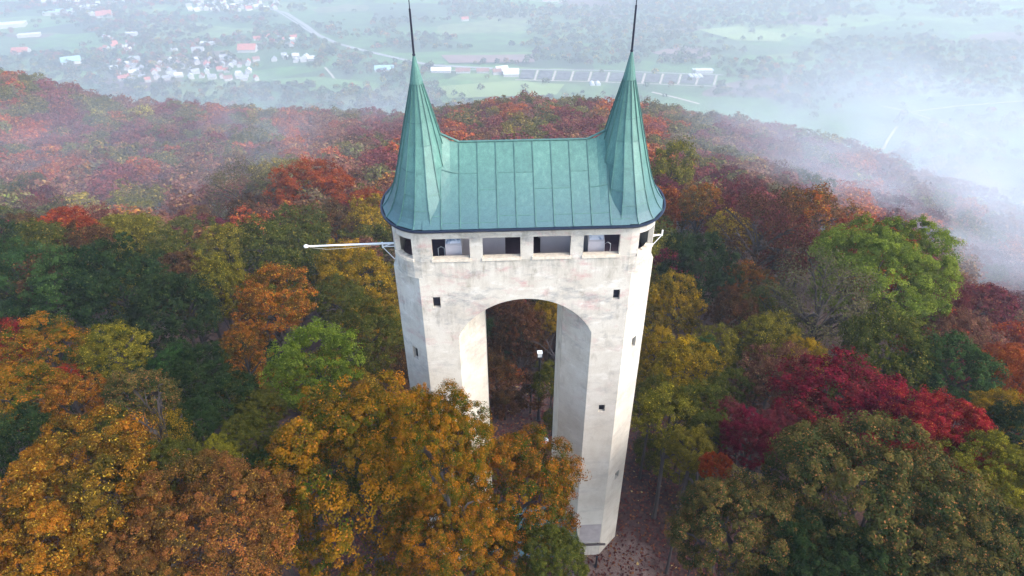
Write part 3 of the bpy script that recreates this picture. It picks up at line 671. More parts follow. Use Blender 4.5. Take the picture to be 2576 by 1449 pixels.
# surveyed trees: picture x, y, crown radius (2576 px frame), foliage, label, thin, height/width
TREES = [
 (905, 1215, 262, 'K', 'large round golden and green oak in front of the left tower leg', 0, 1.0),
 (1285, 1262, 185, 'K', 'golden green oak in front of the passage between the tower legs', 0, 1.05),
 (1105, 1120, 135, 'K', 'tall golden orange crown rising before the inner side of the left tower leg', 0, 1.25),
 (1140, 1370, 150, 'K', 'low golden green oak between the two bigger oaks at the bottom edge', 0, .9),
 (1650, 900, 60, 'Y', 'slim golden tree touching the right leg halfway down', 0, 1.5),
 (1790, 880, 62, 'W', 'yellow-green tree between the golden trees and the brown tree', 0, 1.1),
 (1785, 1085, 58, 'V', 'olive shrub behind the narrow crimson tree', 0, .9),
 (1830, 1050, 48, 'M', 'small maroon tree left of the narrow crimson tree', 0, 1.0),
 (1960, 1090, 60, 'M', 'low maroon tree right of the narrow crimson tree', 0, .9),
 (1640, 1010, 60, 'V', 'olive tree tight against the right leg', 0, 1.4),
 (1745, 1135, 66, 'W', 'leafy yellow-green tree overhanging the clearing', 0, .9),
 (1835, 980, 60, 'V', 'olive green tree between gold and pinkish brown trees', 0, 1.0),
 (1395, 1405, 85, 'V', 'small dark green tree at the foot of the right tower leg', 0, .9),
 (215, 1285, 195, 'O', 'bright orange oak in the lower left of the view', 0, 1.0),
 (530, 1345, 190, 'Q', 'brownish orange oak left of the large golden oak at the bottom edge', 0, .85),
 (60, 1460, 170, 'O', 'orange oak cut by the lower left corner', 0, .9),
 (330, 1500, 130, 'Q', 'orange brown tree at the bottom edge between two oaks', 0, .9),
 (2170, 1295, 228, 'X', 'big green and brown maple filling the lower right', 0, .95),
 (1850, 1350, 160, 'X', 'green maple beside the gravel path right of the tower', 0, .95),
 (2390, 1420, 170, 'X', 'brownish green tree at the bottom edge right of the big maple', 0, .9),
 (2080, 1470, 150, 'G', 'dark green tree at the bottom edge below the big maple', 0, .9),
 (2500, 1240, 125, 'W', 'yellow-green tree at the right edge below the scarlet tree', 0, 1.0),
 (2570, 1390, 90, 'G', 'dark green tree at the lower right edge', 0, 1.0),
 (2560, 1095, 70, 'G', 'small dark green tree at the right edge beside the scarlet tree', 0, 1.0),
 (2340, 1125, 130, 'D', 'scarlet maple behind the big green and brown maple', 0, .95),
 (2250, 1070, 115, 'C', 'crimson tree between the wide crimson maple and the scarlet one', 0, .8),
 (2445, 1165, 75, 'D', 'scarlet tree above the yellow-green tree at the right edge', 0, .9),
 (2110, 1035, 160, 'C', 'wide crimson maple right of the tower', 0, .75),
 (1885, 1110, 68, 'C', 'narrow crimson tree leaning toward the tower clearing', 0, 1.25),
 (1800, 1180, 40, 'R', 'small orange red shrub at the edge of the tower clearing', 0, 1.1),
 (1950, 960, 95, 'P', 'pinkish brown tree behind the crimson maple', 0, 1.0),
 (2230, 900, 120, 'V', 'olive green tree in front of the lime green crown', 0, 1.0),
 (2400, 945, 95, 'T', 'round mid green tree right of the olive tree', 0, 1.0),
 (2560, 965, 65, 'R', 'orange red tree at the right edge under the fog', 0, 1.0),
 (2500, 1040, 60, 'Y', 'golden brown tree at the right edge above the scarlet maple', 0, 1.0),
 (2212, 700, 152, 'L', 'big domed lime green tree right of the tower', 0, .95),
 (2065, 770, 125, 'Z', 'thin greyish tree with bare branches before the lime green crown', 1, 1.1),
 (1755, 690, 100, 'G', 'tall dark green tree just right of the gallery', 0, 1.35),
 (1770, 890, 45, 'T', 'small blue-green tree under the dark green tree right of the tower', 0, 1.2),
 (1915, 610, 115, 'B', 'dark brown half bare tree right of the dark green tree', 1, 1.3),
 (2050, 550, 85, 'O', 'bright orange tree on the rim of the hill right of the tower', 0, .9),
 (1762, 520, 55, 'O', 'small orange tree behind the dark green tree', 0, 1.0),
 (1690, 440, 62, 'W', 'tall yellow-green tree beside the right spire', 0, 1.5),
 (1690, 780, 80, 'Y', 'golden tree against the right side of the tower', 0, 1.3),
 (1725, 930, 88, 'Y', 'yellow gold tree halfway down beside the right leg', 0, 1.1),
 (1690, 1060, 95, 'W', 'yellow-green leafy tree beside the lower right leg', 0, 1.0),
 (1770, 1030, 75, 'V', 'olive tree left of the crimson maple', 0, 1.1),
 (1930, 850, 75, 'W', 'yellow-green tree under the thin greyish tree', 0, .9),
 (1840, 790, 60, 'B', 'brown tree in the shade between dark green and greyish trees', 0, 1.3),
 (2020, 900, 60, 'Y', 'small gold tree between pinkish brown and olive trees', 0, 1.0),
 (2345, 760, 65, 'M', 'maroon tree at the fog line right of the lime green crown', 0, 1.3),
 (2440, 800, 80, 'M', 'hazy maroon tree near the right edge', 0, 1.1),
 (1310, 850, 80, 'B', 'red-brown tree seen through the top of the arch', 0, 1.2),
 (1385, 800, 48, 'Y', 'golden tree seen at the right side of the arch', 0, 1.2),
 (1385, 960, 50, 'V', 'green tree behind the square lamp in the arch', 0, 1.3),
 (1250, 960, 60, 'B', 'dark brown tree seen at the left of the arch opening', 0, 1.2),
 (690, 770, 105, 'O', 'big orange tree left of the tower under the flagpole', 0, 1.0),
 (610, 870, 55, 'O', 'orange lower branch tree below the big orange tree', 0, 1.0),
 (560, 740, 75, 'W', 'tall yellow-green tree left of the big orange tree', 0, 1.5),
 (885, 700, 105, 'Y', 'golden olive tree under the flagpole beside the tower', 0, 1.1),
 (930, 850, 95, 'V', 'olive green tree against the left tower leg', 0, 1.1),
 (790, 925, 125, 'L', 'bright lime green tree above the large golden oak', 0, .95),
 (450, 790, 100, 'G', 'dark green tree in the hollow left of the tower', 0, 1.2),
 (300, 735, 115, 'G', 'wide dark green tree left of the hollow', 0, 1.1),
 (170, 740, 88, 'T', 'bright cool green tree near the left edge', 0, 1.2),
 (50, 690, 75, 'T', 'green tree cut by the left edge', 0, 1.0),
 (500, 940, 80, 'G', 'low dark green tree below the hollow', 0, .9),
 (440, 920, 55, 'T', 'small blue-green tree below the dark hollow', 0, 1.1),
 (290, 890, 75, 'W', 'yellow-olive tree below the wide dark green tree', 0, .9),
 (120, 880, 85, 'K', 'golden orange tree near the left edge', 0, .9),
 (20, 890, 62, 'D', 'red tree at the left edge', 0, 1.1),
 (60, 1010, 95, 'K', 'golden green tree at the left edge below the red tree', 0, .9),
 (190, 1010, 75, 'O', 'orange tree right of the golden green tree at the left edge', 0, .9),
 (165, 955, 32, 'D', 'small red crown between the golden and orange trees near the left edge', 0, 1.0),
 (350, 1000, 85, 'X', 'green tree with orange tips in the left middle ground', 0, .85),
 (415, 1095, 62, 'Y', 'sparse yellow tree above the brownish orange oak', 1, .9),
 (570, 1010, 85, 'G', 'blue-green low tree between lime and yellow trees', 0, .85),
 (620, 1110, 70, 'V', 'green tree left of the large golden oak', 0, .9),
 (650, 1200, 60, 'G', 'dark green tree squeezed beside the large golden oak', 0, 1.0),
 (440, 1185, 75, 'V', 'olive tree between the two orange oaks and the golden oak', 0, .9),
 (485, 1070, 62, 'G', 'dark green tree right of the sparse yellow tree', 0, .9),
 (655, 1030, 60, 'V', 'olive tree below the lime green tree', 0, .9),
 (545, 1160, 60, 'W', 'yellow-green tree left of the golden oak crown', 0, .9),
 (330, 1170, 60, 'V', 'small olive tree behind the top of the bright orange oak', 0, .9),
 (70, 1110, 85, 'G', 'dark green tree at the left edge behind the bright orange oak', 0, .9),
 (270, 1090, 60, 'V', 'olive tree behind the bright orange oak', 0, .9),
 (785, 480, 100, 'R', 'rust red tree beside the left spire', 0, .85),
 (610, 500, 90, 'Z', 'half bare olive-brown tree left of the rust red tree', 1, 1.1),
 (760, 590, 80, 'V', 'green tree below the rust red tree', 0, 1.0),
 (930, 560, 62, 'Y', 'golden tree touching the eave of the left spire', 0, 1.2),
 (660, 620, 72, 'V', 'olive tree above the flagpole tip', 0, 1.0),
 (560, 620, 60, 'W', 'yellow-green tree on the left rim', 0, 1.0),
 (440, 640, 65, 'V', 'dark olive tree above the hollow', 0, 1.0),
 (340, 600, 58, 'W', 'golden green tree on the left rim', 0, 1.0),
 (230, 615, 55, 'B', 'brown tree on the left rim', 0, 1.0),
 (120, 625, 60, 'V', 'olive tree on the left rim near the edge', 0, 1.0),
 (855, 560, 55, 'B', 'brown green tree behind the golden tree', 0, 1.0),
 (30, 610, 50, 'G', 'green tree on the rim at the left edge', 0, 1.0),
]
CLEAR = [(4.6, 2.2, 5.2), (-4.2, 2.2, 3.6), (0, 7.5, 3.0), (6.5, -1.5, 3.4), (8.2, 3.5, 3.2), (8.8, 7.5, 2.4), (1.7, 10.5, 2.0), (6.2, -6.5, 2.2)]
NEAR = {'tall golden orange crown rising before the inner side of the left tower leg': 23.5}
for px, py, rp, pal, lab, thin, asp in TREES:
    t, p = canopy_hit(px, py)
    if lab in NEAR: t = NEAR[lab]; p = cO+ray(px, py)*t
    r = rp/FOC*t*.97; p = p+ray(px, py)*r*.15
    lod = 0 if t < 36 or rp == 152 else 1 if t < 75 or rp > 88 else 2
    tree(p[0], p[1], p[2], r, r*asp, pal, lod, lab, None, bool(thin))
for px, py, rp, pal, lab in [(1700, 1150, 55, 'W', 'low yellow-green shrub at the back edge of the clearing'), (1640, 1120, 50, 'V', 'low olive shrub beside the right leg behind the clearing'), (1765, 1215, 45, 'V', 'low olive shrub on the right edge of the clearing'),
        (1800, 1270, 45, 'G', 'low dark green shrub under the big green maple'), (1270, 1000, 46, 'B', 'dark brown shrub at the left side of the arch opening'), (1335, 985, 40, 'B', 'reddish brown shrub behind the lamp in the arch'), (1390, 1040, 30, 'V', 'small green shrub right of the lamp in the arch')]:
    d = ray(px, py); t = (2.2-cO[2])/d[2]; p = cO+d*t; r = rp/FOC*t
    tree(p[0], p[1], 1.6+gz(p[0], p[1]), r, r*.95, pal, 1, lab)
# filled-in forest: positions by dart throwing over the hill; the species map follows the woods in view
SPEC = [  # 100 px columns by 100 px rows of the 2576 px survey, top row y=100
 'VVMPVPPMVVVVRRPVVRMMVVVVVV',
 'VMVPMRRPVMRVRPVRVPMRMVVVVV',
 'RMVMVMVRPMMRMVMPRVMMVMMVVV',
 'PRMVRPMWPMRRCRMRRMMPMRMPMV',
 'VPRWPMRRMRCMRMPMRCMMPRMRPM',
 'CMPWVBRVRRBVRVRVWCCMMRPPMR',
 'VBVWBVWVVYBVRBVBYMBOMMPPRM',
 'GTGGVWOVVYVVBBYVGYBVLLMMPM',
 'VGGGGWOVYVVVBBVVYYVWVVLMMR',
 'YVVGTVLVVVVVBVVVYWPVVVTTMR',
 'YOXVGVLLVVVVVBVVWVCCCDVTDY',
 'OVYXVVVKKVVVVVVVWVCCCDDYWG',
 'OOQQGVKKKKKKVVVVVWVRXXDDWG',
 'OOQQQVKKKKKKKVVVVVXXXXXXWG',
 'OQQQQVKKKKKKKVVVVVXXXXXXGG']
auto = []
def near_ok(x, y, r, k=.78):
    for a, b, c in placed:
        if (a-x)**2+(b-y)**2 < ((r+c)*k)**2: return False
    return True
def clear_ok(x, y, r):
    return all((a-x)**2+(b-y)**2 > (c+r*.8)**2 for a, b, c in CLEAR)
grid = {}
def g_ok(x, y, r):
    gx_, gy_ = int(x//12), int(y//12)
    for i in (-1, 0, 1):
        for j in (-1, 0, 1):
            for a, b, c in grid.get((gx_+i, gy_+j), ()):
                if (a-x)**2+(b-y)**2 < ((r+c)*.63)**2: return False
    return True
for a, b, c in placed: grid.setdefault((int(a//12), int(b//12)), []).append((a, b, c))
rg = random.Random(11)
for k in range(26000):
    az = rg.uniform(-58, 60); D = float(edge_d(az))+40; d = math.sqrt(rg.uniform(5**2, D**2)); x = CAM[0]+d*math.sin(R_(az)); y = CAM[1]+d*math.cos(R_(az))
    r = rg.uniform(3.8, 6.2) if d > 130 else rg.uniform(3.1, 5.2) if d > 60 else rg.uniform(2.4, 3.8)
    if not g_ok(x, y, r) or not clear_ok(x, y, r): continue
    c, _, _ = canopy(x, y); zc = float(c[0])-r*.75+rg.uniform(-1.3, 1.3)
    if d < 50: zc -= 1.5
    P = proj((x, y, zc)); rp = FOC*r/P[2]
    if d < 50:     # do not let a filler hide the tower or a surveyed tree
        if 880 < P[0] < 1680 and P[1] > 560 and y < 5 and P[1]-rp*1.3 < 1480: continue
        if 1540 < P[0]+rp*.5 and P[0]-rp < 1760 and P[1]+rp > 1130: continue
        zc -= 1.5
    j = rg.uniform(-38, 38); col = int(min(25, max(0, (P[0]+j)/100))); row = int(min(14, max(0, (P[1]-100+rg.uniform(-35, 35))/100)))
    pal = SPEC[row][col]
    if rg.random() < (.42 if d > 75 else .2): pal = rg.choice('PRVBVWPMBXQVZ' if d > 75 else 'VWYGBRV')
    grid.setdefault((int(x//12), int(y//12)), []).append((x, y, r))
    inview = -60 < P[0] < 2636 and P[1] < 1520
    auto.append((rp if inview else rp*.01, x, y, zc, r, pal, P[0], P[1], d))
auto.sort(reverse=True)
print('auto trees', len(auto))
n_ind = 300-tcount
SURV = [(px, py, ' '.join(lab.split()[:5])) for px, py, rp, pal, lab, thin, asp in TREES]
import re
def short(lab):
    w_ = re.split(r' (?:in|left|right|at|behind|beside|with|between|rising|filling|touching|tight|overhanging|cut|leaning|seen|under|below|above|near|on|halfway|against|squeezed|before|from|by) ', lab)[0]; return w_.strip()
info = []
for rp, x, y, zc, r, pal, px, py, d in auto[:n_ind]:
    near = sorted(TREES, key=lambda q: (q[0]-px)**2+(q[1]-py)**2)[0]; dx, dy = px-near[0], py-near[1]
    dd = math.hypot(dx, dy)
    rel = 'just behind' if dy < -abs(dx) else 'just below' if dy > abs(dx) else 'left of' if dx < 0 else 'right of'
    if dd > 150: rel = 'well behind' if dy < -abs(dx) else 'far '+rel
    where = 'left of the tower' if px < 980 else 'behind the tower' if px < 1680 else 'right of the tower'
    dist = 'among the near trees' if d < 75 else 'in the middle belt of the wood' if d < 120 else 'on the hazy slope'
    info.append([COLN[pal]+' tree '+rel+' the '+short(near[4]), 'forest trees %s %s' % (dist, where), px])
byl = {}
for k, q in enumerate(info): byl.setdefault(q[0], []).append(k)
ORD = ['leftmost', 'second from left', 'third from left', 'fourth from left', 'fifth from left', 'sixth from left', 'seventh from left', 'eighth from left', 'ninth from left', 'tenth from left']
for l_, ks in byl.items():
    if len(ks) > 1:
        ks.sort(key=lambda k: info[k][2])
        for n_, k in enumerate(ks): info[k][0] = (ORD[n_] if n_ < len(ks)-1 or n_ == 0 else 'rightmost')+' '+l_ if n_ < 10 else 'last '+l_
for (rp, x, y, zc, r, pal, px, py, d), (lb, gr, _) in zip(auto[:n_ind], info):
    tree(x, y, zc, r, r*rg.uniform(.8, 1.1), pal, 1 if d < 60 else 2, lb, gr, False)
# far forest as one mass
def far_forest(rows, name, ncl=8, nleaf=1100, leaf=.085, label=None, tint=(.018, .006, .004), mute=1):
    T = [crown_cloud(np.random.default_rng(70+i), nleaf, leaf, nl=20, sub=9, lobe=(.24, .42), spread=.36, low=-.3) for i in range(ncl)]
    VV, CC = [], []; rg2 = np.random.default_rng(5)
    for n_, (x, y, zc, r, pal) in enumerate(rows):
        V, v, o = T[n_ % ncl]; a = rg2.uniform(0, 6.28); ca, sa = math.cos(a), math.sin(a)
        W = V*np.array([r, r, r*rg2.uniform(.75, 1.05)]); X = W[..., 0]*ca-W[..., 1]*sa+x; Y = W[..., 0]*sa+W[..., 1]*ca+y
        VV.append(np.stack([X, Y, W[..., 2]+zc], -1).astype(np.float32))
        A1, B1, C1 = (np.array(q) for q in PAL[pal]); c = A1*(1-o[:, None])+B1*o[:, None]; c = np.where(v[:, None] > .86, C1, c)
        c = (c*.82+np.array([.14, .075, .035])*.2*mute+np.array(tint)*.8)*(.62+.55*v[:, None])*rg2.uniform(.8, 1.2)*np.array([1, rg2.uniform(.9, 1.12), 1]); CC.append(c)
    me = quads_mesh(name, np.concatenate(VV), dict(col=np.concatenate(CC)))
    me.materials.append(FARM); o = bpy.data.objects.new(name, me); COL.objects.link(o); tag(o, label, 'forest', kind='stuff'); return o
FARM, t, b = mat('mixed_autumn_foliage')
ca = N(t, 'ShaderNodeAttribute', attribute_name='col'); t.nodes.remove(b)
df = N(t, 'ShaderNodeBsdfDiffuse'); tl = N(t, 'ShaderNodeBsdfTranslucent'); mx = N(t, 'ShaderNodeMixShader'); mx.inputs[0].default_value = .2
L(t, ca.outputs['Color'], df.inputs[0]); L(t, ca.outputs['Color'], tl.inputs[0]); L(t, df.outputs[0], mx.inputs[1]); L(t, tl.outputs[0], mx.inputs[2]); L(t, mx.outputs[0], t.nodes['Material Output'].inputs[0])
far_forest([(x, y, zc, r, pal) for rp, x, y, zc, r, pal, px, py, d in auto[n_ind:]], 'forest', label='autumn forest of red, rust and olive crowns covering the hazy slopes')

# ------------------------------------------------------------------ valley
def val(px, py, z=VALLEY):
    d = ray(px, py); t = (z-cO[2])/d[2]; return cO[0]+d[0]*t, cO[1]+d[1]*t
ROADS = [[(560, 14), (650, 16), (720, 34), (770, 66), (800, 90), (850, 112), (920, 130), (1000, 148), (1080, 164), (1240, 172)], [(640, 6), (700, 30), (740, 55), (790, 88)], [(1110, 180), (1240, 174), (1500, 178), (1700, 186), (1820, 190)],
         [(818, 172), (835, 192), (846, 208), (862, 216)], [(2190, 380), (2222, 376), (2232, 355), (2256, 320)], [(2215, 268), (2290, 284), (2400, 270), (2576, 256)], [(2290, 284), (2380, 315), (2450, 345)], [(1640, 232), (1700, 246), (1760, 262)]]
RP = []
for rd_ in ROADS:
    for a_, b_ in zip(rd_, rd_[1:]):
        for k_ in range(14): RP.append(val(a_[0]+(b_[0]-a_[0])*k_/14, a_[1]+(b_[1]-a_[1])*k_/14))
RP = np.array(RP)
def valley_woods():
    rows = []; rg3 = random.Random(21)
    for k in range(150000):
        if len(rows) > 17000: break
        az = rg3.uniform(-56, 58); d = math.sqrt(rg3.uniform(500**2, 3100**2)); x = CAM[0]+d*math.sin(R_(az)); y = CAM[1]+d*math.cos(R_(az))
        g = gz(x, y); P = proj((x, y, g))
        if P[1] > 330+ (300 if P[0] > 1900 else 0): continue
        m = float(vnoise(x/230, y/150, 5)*.65+vnoise(x/70, y/55, 8)*.35)
        lo = .465 if d > 900 else .40
        if any(a <= P[0] <= c and b <= P[1] <= e for a, b, c, e in OPEN): lo = .95
        if any(a <= P[0] <= c and b <= P[1] <= e for a, b, c, e in TOWN): lo = .52
        if any(a <= P[0] <= c and b <= P[1] <= e for a, b, c, e in WOOD): lo = .30
        if m < lo and rg3.random() > .03: continue
        if ((RP[:, 0]-x)**2+(RP[:, 1]-y)**2).min() < 17**2: continue
        r = rg3.uniform(4, 8.5); pal = rg3.choice('VVVVGGGTTVWBVVGWO' if not (P[1] < 150 and P[0] < 700) else 'VVGTPPRVWVBG')
        rows.append((x, y, g+r*.9, r, pal))
    far_forest(rows, 'valley_woods', 6, 80, .30, tint=(0, .008, .004), mute=0, label='hazy woods and hedgerows spread over the valley floor')
OPEN = [(1230, 165, 1830, 222), (640, 190, 960, 235), (1110, 205, 1700, 240), (940, 125, 1340, 160), (1750, 70, 2020, 110), (2150, 250, 2576, 300), (1000, 60, 1240, 90), (1640, 225, 1950, 300), (1880, 280, 2250, 370)]
TOWN = [(180, 0, 640, 50), (270, 140, 650, 215), (40, 30, 380, 140), (540, 90, 760, 145)]
WOOD = [(380, 215, 1000, 300), (1340, 120, 1560, 150), (1330, 60, 1700, 120), (640, 60, 860, 130), (1650, 0, 2200, 60), (1800, 170, 2300, 250)]
valley_woods()
def strip(name, pts, wd, m, dz=.5, kind='structure'):
    mb = MB(); P = []
    for a, b in zip(pts, pts[1:]):
        for k in range(6): P.append((a[0]+(b[0]-a[0])*k/6, a[1]+(b[1]-a[1])*k/6))
    P.append(pts[-1]); W = [Vector(val(*p)) for p in P]; E = []
    for i, p in enumerate(W):
        d = (W[min(i+1, len(W)-1)]-W[max(i-1, 0)]).normalized(); n = Vector((-d.y, d.x))*wd/2
        E.append(((p.x+n.x, p.y+n.y, gz(p.x+n.x, p.y+n.y)+dz), (p.x-n.x, p.y-n.y, gz(p.x-n.x, p.y-n.y)+dz)))
    for a, b in zip(E, E[1:]): mb.quad(a[1], b[1], b[0], a[0])
    o = mb.build(name, m); tag(o, kind=kind); return o
strip('road', [(560, 14), (650, 16), (720, 34), (770, 66), (800, 90), (850, 112), (920, 130), (1000, 148), (1080, 164), (1240, 172)], 12, M['road'], 1.2)
strip('road', [(640, 6), (700, 30), (740, 55), (790, 88)], 6, M['road'], .9)
strip('road', [(1110, 180), (1240, 174), (1500, 178), (1700, 186), (1820, 190)], 6, M['road'], 1.5)
strip('track', [(818, 172), (835, 192), (846, 208), (862, 216)], 5, M['track'], .8)
strip('track', [(920, 215), (935, 228), (940, 236)], 5, M['track'], .8)
strip('track', [(2190, 380), (2222, 376), (2232, 355), (2256, 320)], 4, M['track'], .8)
strip('track', [(2215, 268), (2290, 284), (2400, 270), (2576, 256)], 4, M['track'], .8)
strip('track', [(2290, 284), (2380, 315), (2450, 345)], 3.5, M['track'], .7)
strip('track', [(1640, 232), (1700, 246), (1760, 262)], 7, M['track'], .8)
strip('track', [(1320, 0), (1400, 10), (1425, 0)], 5, M['track'], .8)
def field(name, pts, m, dz=.35):
    mb = MB(); q = [Vector(val(*p)) for p in pts]; mb.quad(*[(p.x, p.y, gz(p.x, p.y)+dz+2.0) for p in q]); o = mb.build(name, m); tag(o, kind='structure')
fieldg = plain('meadow', (.10, .19, .05), .95, 0, .15, .02); fieldy = plain('pale_meadow', (.18, .25, .08), .95, 0, .12, .02)
field('field', [(1110, 140), (1340, 136), (1345, 158), (1130, 160)], M['soilbrown'])
field('field', [(1640, 136), (1700, 120), (1780, 122), (1790, 150), (1700, 152)], M['soilbrown'])
field('field', [(1180, 134), (1340, 132), (1338, 138), (1150, 141)], fieldg, .6)
field('field', [(1755, 78), (1860, 70), (1990, 92), (1960, 108), (1850, 106)], fieldy)
field('field', [(680, 205), (800, 198), (960, 215), (930, 240), (760, 235)], fieldg)
field('field', [(1100, 220), (1290, 205), (1420, 214), (1400, 240), (1130, 250)], fieldy)
# nursery: rows of dark beds divided by pale lanes
for i in range(11):
    x0 = 1305+i*45; sh = i*1.4
    if 5 <= i <= 6: pass
    field('field', [(x0+9, 178+sh), (x0+42, 179+sh), (x0+36, 200+sh), (x0+1, 199+sh)], M['soil'], .5+.02*i)
    strip('track', [(x0+48, 178+sh), (x0+40, 203+sh)], 4.5, M['track'], 2.2)
strip('track', [(1296, 203), (1500, 208), (1800, 220)], 4, M['track'], 2.6)

def house(px, py, w_, l_, h_, rot, roofm, label, cat='house', group=None, flat=False, name='house', wall='pale'):
    x, y = val(px, py); g = gz(x, y); r = empty(name, (x, y, g), rot); tag(r, label, cat, group)
    a = MB()
    if flat:
        a.box((0, 0, h_/2-.5), (l_, w_, h_+1)); a.build('wall', M[wall], r); b = MB(); b.box((0, 0, h_+.35), (l_+.6, w_+.6, .5)); b.build('roof', roofm, r)
    else:
        rh = w_*.42; a.box((0, 0, h_/2-.5), (l_, w_, h_+1)); 
        for s_ in (-1, 1): q = [(s_*l_/2, -w_/2, h_), (s_*l_/2, w_/2, h_), (s_*l_/2, 0, h_+rh)]; a.quad(*(q if s_ > 0 else q[::-1]))
        a.build('wall', M[wall], r); b = MB(); e = .7
        for s_ in (-1, 1):
            lo = (w_/2+e)*s_; zl = h_-e*.84+.15
            b.quad((-l_/2-e, lo, zl), (l_/2+e, lo, zl), (l_/2+e, 0, h_+rh+.15), (-l_/2-e, 0, h_+rh+.15)); b.quad((-l_/2-e, lo, zl-.25), (l_/2+e, lo, zl-.25), (l_/2+e, lo, zl), (-l_/2-e, lo, zl))
        b.build('roof', roofm, r)
    return r
rg = random.Random(33)
def cluster(n, poly, label, group, rot0, mix, size=(8, 12)):
    for k in range(n):
        for _ in range(30):
            px = rg.uniform(poly[0], poly[2]); py = rg.uniform(poly[1], poly[3]); x, y = val(px, py)
            if all((x-a)**2+(y-b)**2 > 15**2 for a, b in HS): break
        HS.append((x, y)); c = rg.choice(mix); cn = dict(roofred='red', roofbrown='brown', roofgrey='grey', roofwhite='white')[c]
        house(px, py, rg.uniform(*size), rg.uniform(size[0]+2, size[1]+5), rg.uniform(4.5, 7), rot0+rg.choice((0, 1.57))+rg.uniform(-.25, .25), M[c], cn+' roofed '+label, 'house', cn+' roofed '+group)
HS = []
cluster(66, (285, 150, 650, 208), 'house in the village above the wooded left slope', 'houses in the village', .3, ('roofred', 'roofgrey', 'roofgrey', 'roofbrown', 'roofwhite', 'roofred'))
cluster(44, (470, 2, 700, 30), 'house in the far settlement at the top edge', 'houses in the far settlement', .5, ('roofred', 'roofwhite', 'roofwhite', 'roofgrey'), (9, 14))
cluster(18, (110, 2, 330, 16), 'house at the top edge beside the factory halls', 'houses beside the factory halls', .4, ('roofred', 'roofwhite', 'roofbrown'), (9, 14))
cluster(12, (255, 95, 335, 130), 'terrace house on the lane below the factory halls', 'terrace houses on the lane', .9, ('roofred', 'roofwhite'))
cluster(10, (590, 90, 740, 120), 'farm building beside the big red roof', 'farm buildings by the big red roof', .2, ('roofwhite', 'roofgrey', 'roofred'))
cluster(9, (690, 145, 790, 158), 'low house by the road bend', 'low houses by the road bend', .2, ('roofgrey', 'roofwhite'))
house(150, 36, 45, 75, 9, .25, M['glassroof'], 'large flat factory hall with pale blue roof at the upper left', 'hall', None, True, 'factory_hall')
house(225, 24, 30, 45, 9, .25, M['roofwhite'], 'white flat hall behind the pale blue factory hall', 'hall', None, True, 'factory_hall')
house(30, 68, 40, 70, 9, .35, M['roofwhite'], 'big white roofed hall at the left edge', 'hall', None, True, 'factory_hall')
house(265, 44, 26, 40, 7, .3, M['roofred'], 'long red roofed hall right of the factory', 'hall', None, False, 'hall')
house(240, 40, 20, 30, 9, .5, M['roofwhite'], 'white hall beside the red roofed hall', 'hall', None, True, 'hall')
house(75, 92, 22, 50, 7, .3, M['roofwhite'], 'low white building in the trees at the left', 'building', None, True, 'low_building')
house(55, 134, 20, 36, 6, .1, M['roofred'], 'bright red roofed building near the left edge', 'building', None, False, 'building')
house(330, 88, 18, 30, 7, .1, M['roofwhite'], 'white flat block above the lane', 'building', None, True, 'building')
house(182, 160, 20, 38, 8, .45, M['glassroof'], 'white swimming hall with blue glass roof above the left slope', 'building', None, False, 'swimming_hall', 'roofwhite')
house(625, 130, 26, 42, 7, .0, M['roofred'], 'wide red roofed farmhouse beyond the village', 'building', None, False, 'farmhouse')
house(523, 112, 16, 34, 7, .1, M['roofwhite'], 'cream flat building left of the red farmhouse', 'building', None, True, 'building')
house(500, 132, 16, 26, 7, .1, M['roofgrey'], 'grey roofed barn above the village', 'barn', None, False, 'barn')
house(435, 127, 10, 20, 5, .0, M['roofwhite'], 'small white shed above the village', 'shed', None, True, 'shed')
house(1286, 189, 22, 32, 6, -.03, M['roofwhite'], 'bright white nursery hall between the spires', 'hall', None, False, 'nursery_hall')
house(1262, 183, 20, 26, 7, .3, M['roofwhite'], 'white gabled farmhouse left of the nursery hall', 'building', None, False, 'farmhouse')
house(1250, 186, 12, 18, 7, .2, M['roofbrown'], 'brown roofed house left of the white farmhouse', 'house', None, False, 'house')
house(1110, 181, 14, 42, 5, -.05, M['roofwhite'], 'long pale greenhouse beside the left spire', 'greenhouse', None, False, 'greenhouse')
house(1165, 182, 13, 30, 5, -.05, M['roofbrown'], 'faded brown shed right of the long greenhouse', 'shed', None, False, 'shed')
house(1215, 182, 12, 26, 5, -.05, M['roofbrown'], 'long brown shed in front of the road', 'shed', None, False, 'shed')
house(968, 180, 16, 40, 6, 0, M['glassroof'], 'blue-grey roofed shed left of the left spire', 'shed', None, False, 'shed')
house(1770, 182, 16, 36, 6, -.05, M['roofwhite'], 'white barn at the end of the nursery', 'barn', None, True, 'barn')
house(1755, 180, 10, 22, 5, -.05, M['roofwhite'], 'white shed behind the domed tents', 'shed', None, True, 'shed')
house(1170, 52, 12, 20, 6, .2, M['roofred'], 'lone red roofed farmhouse in the far meadows', 'farmhouse', None, False, 'farmhouse')
house(1385, 4, 14, 50, 6, .1, M['roofred'], 'long red roofed building at the top edge', 'building', None, False, 'building')
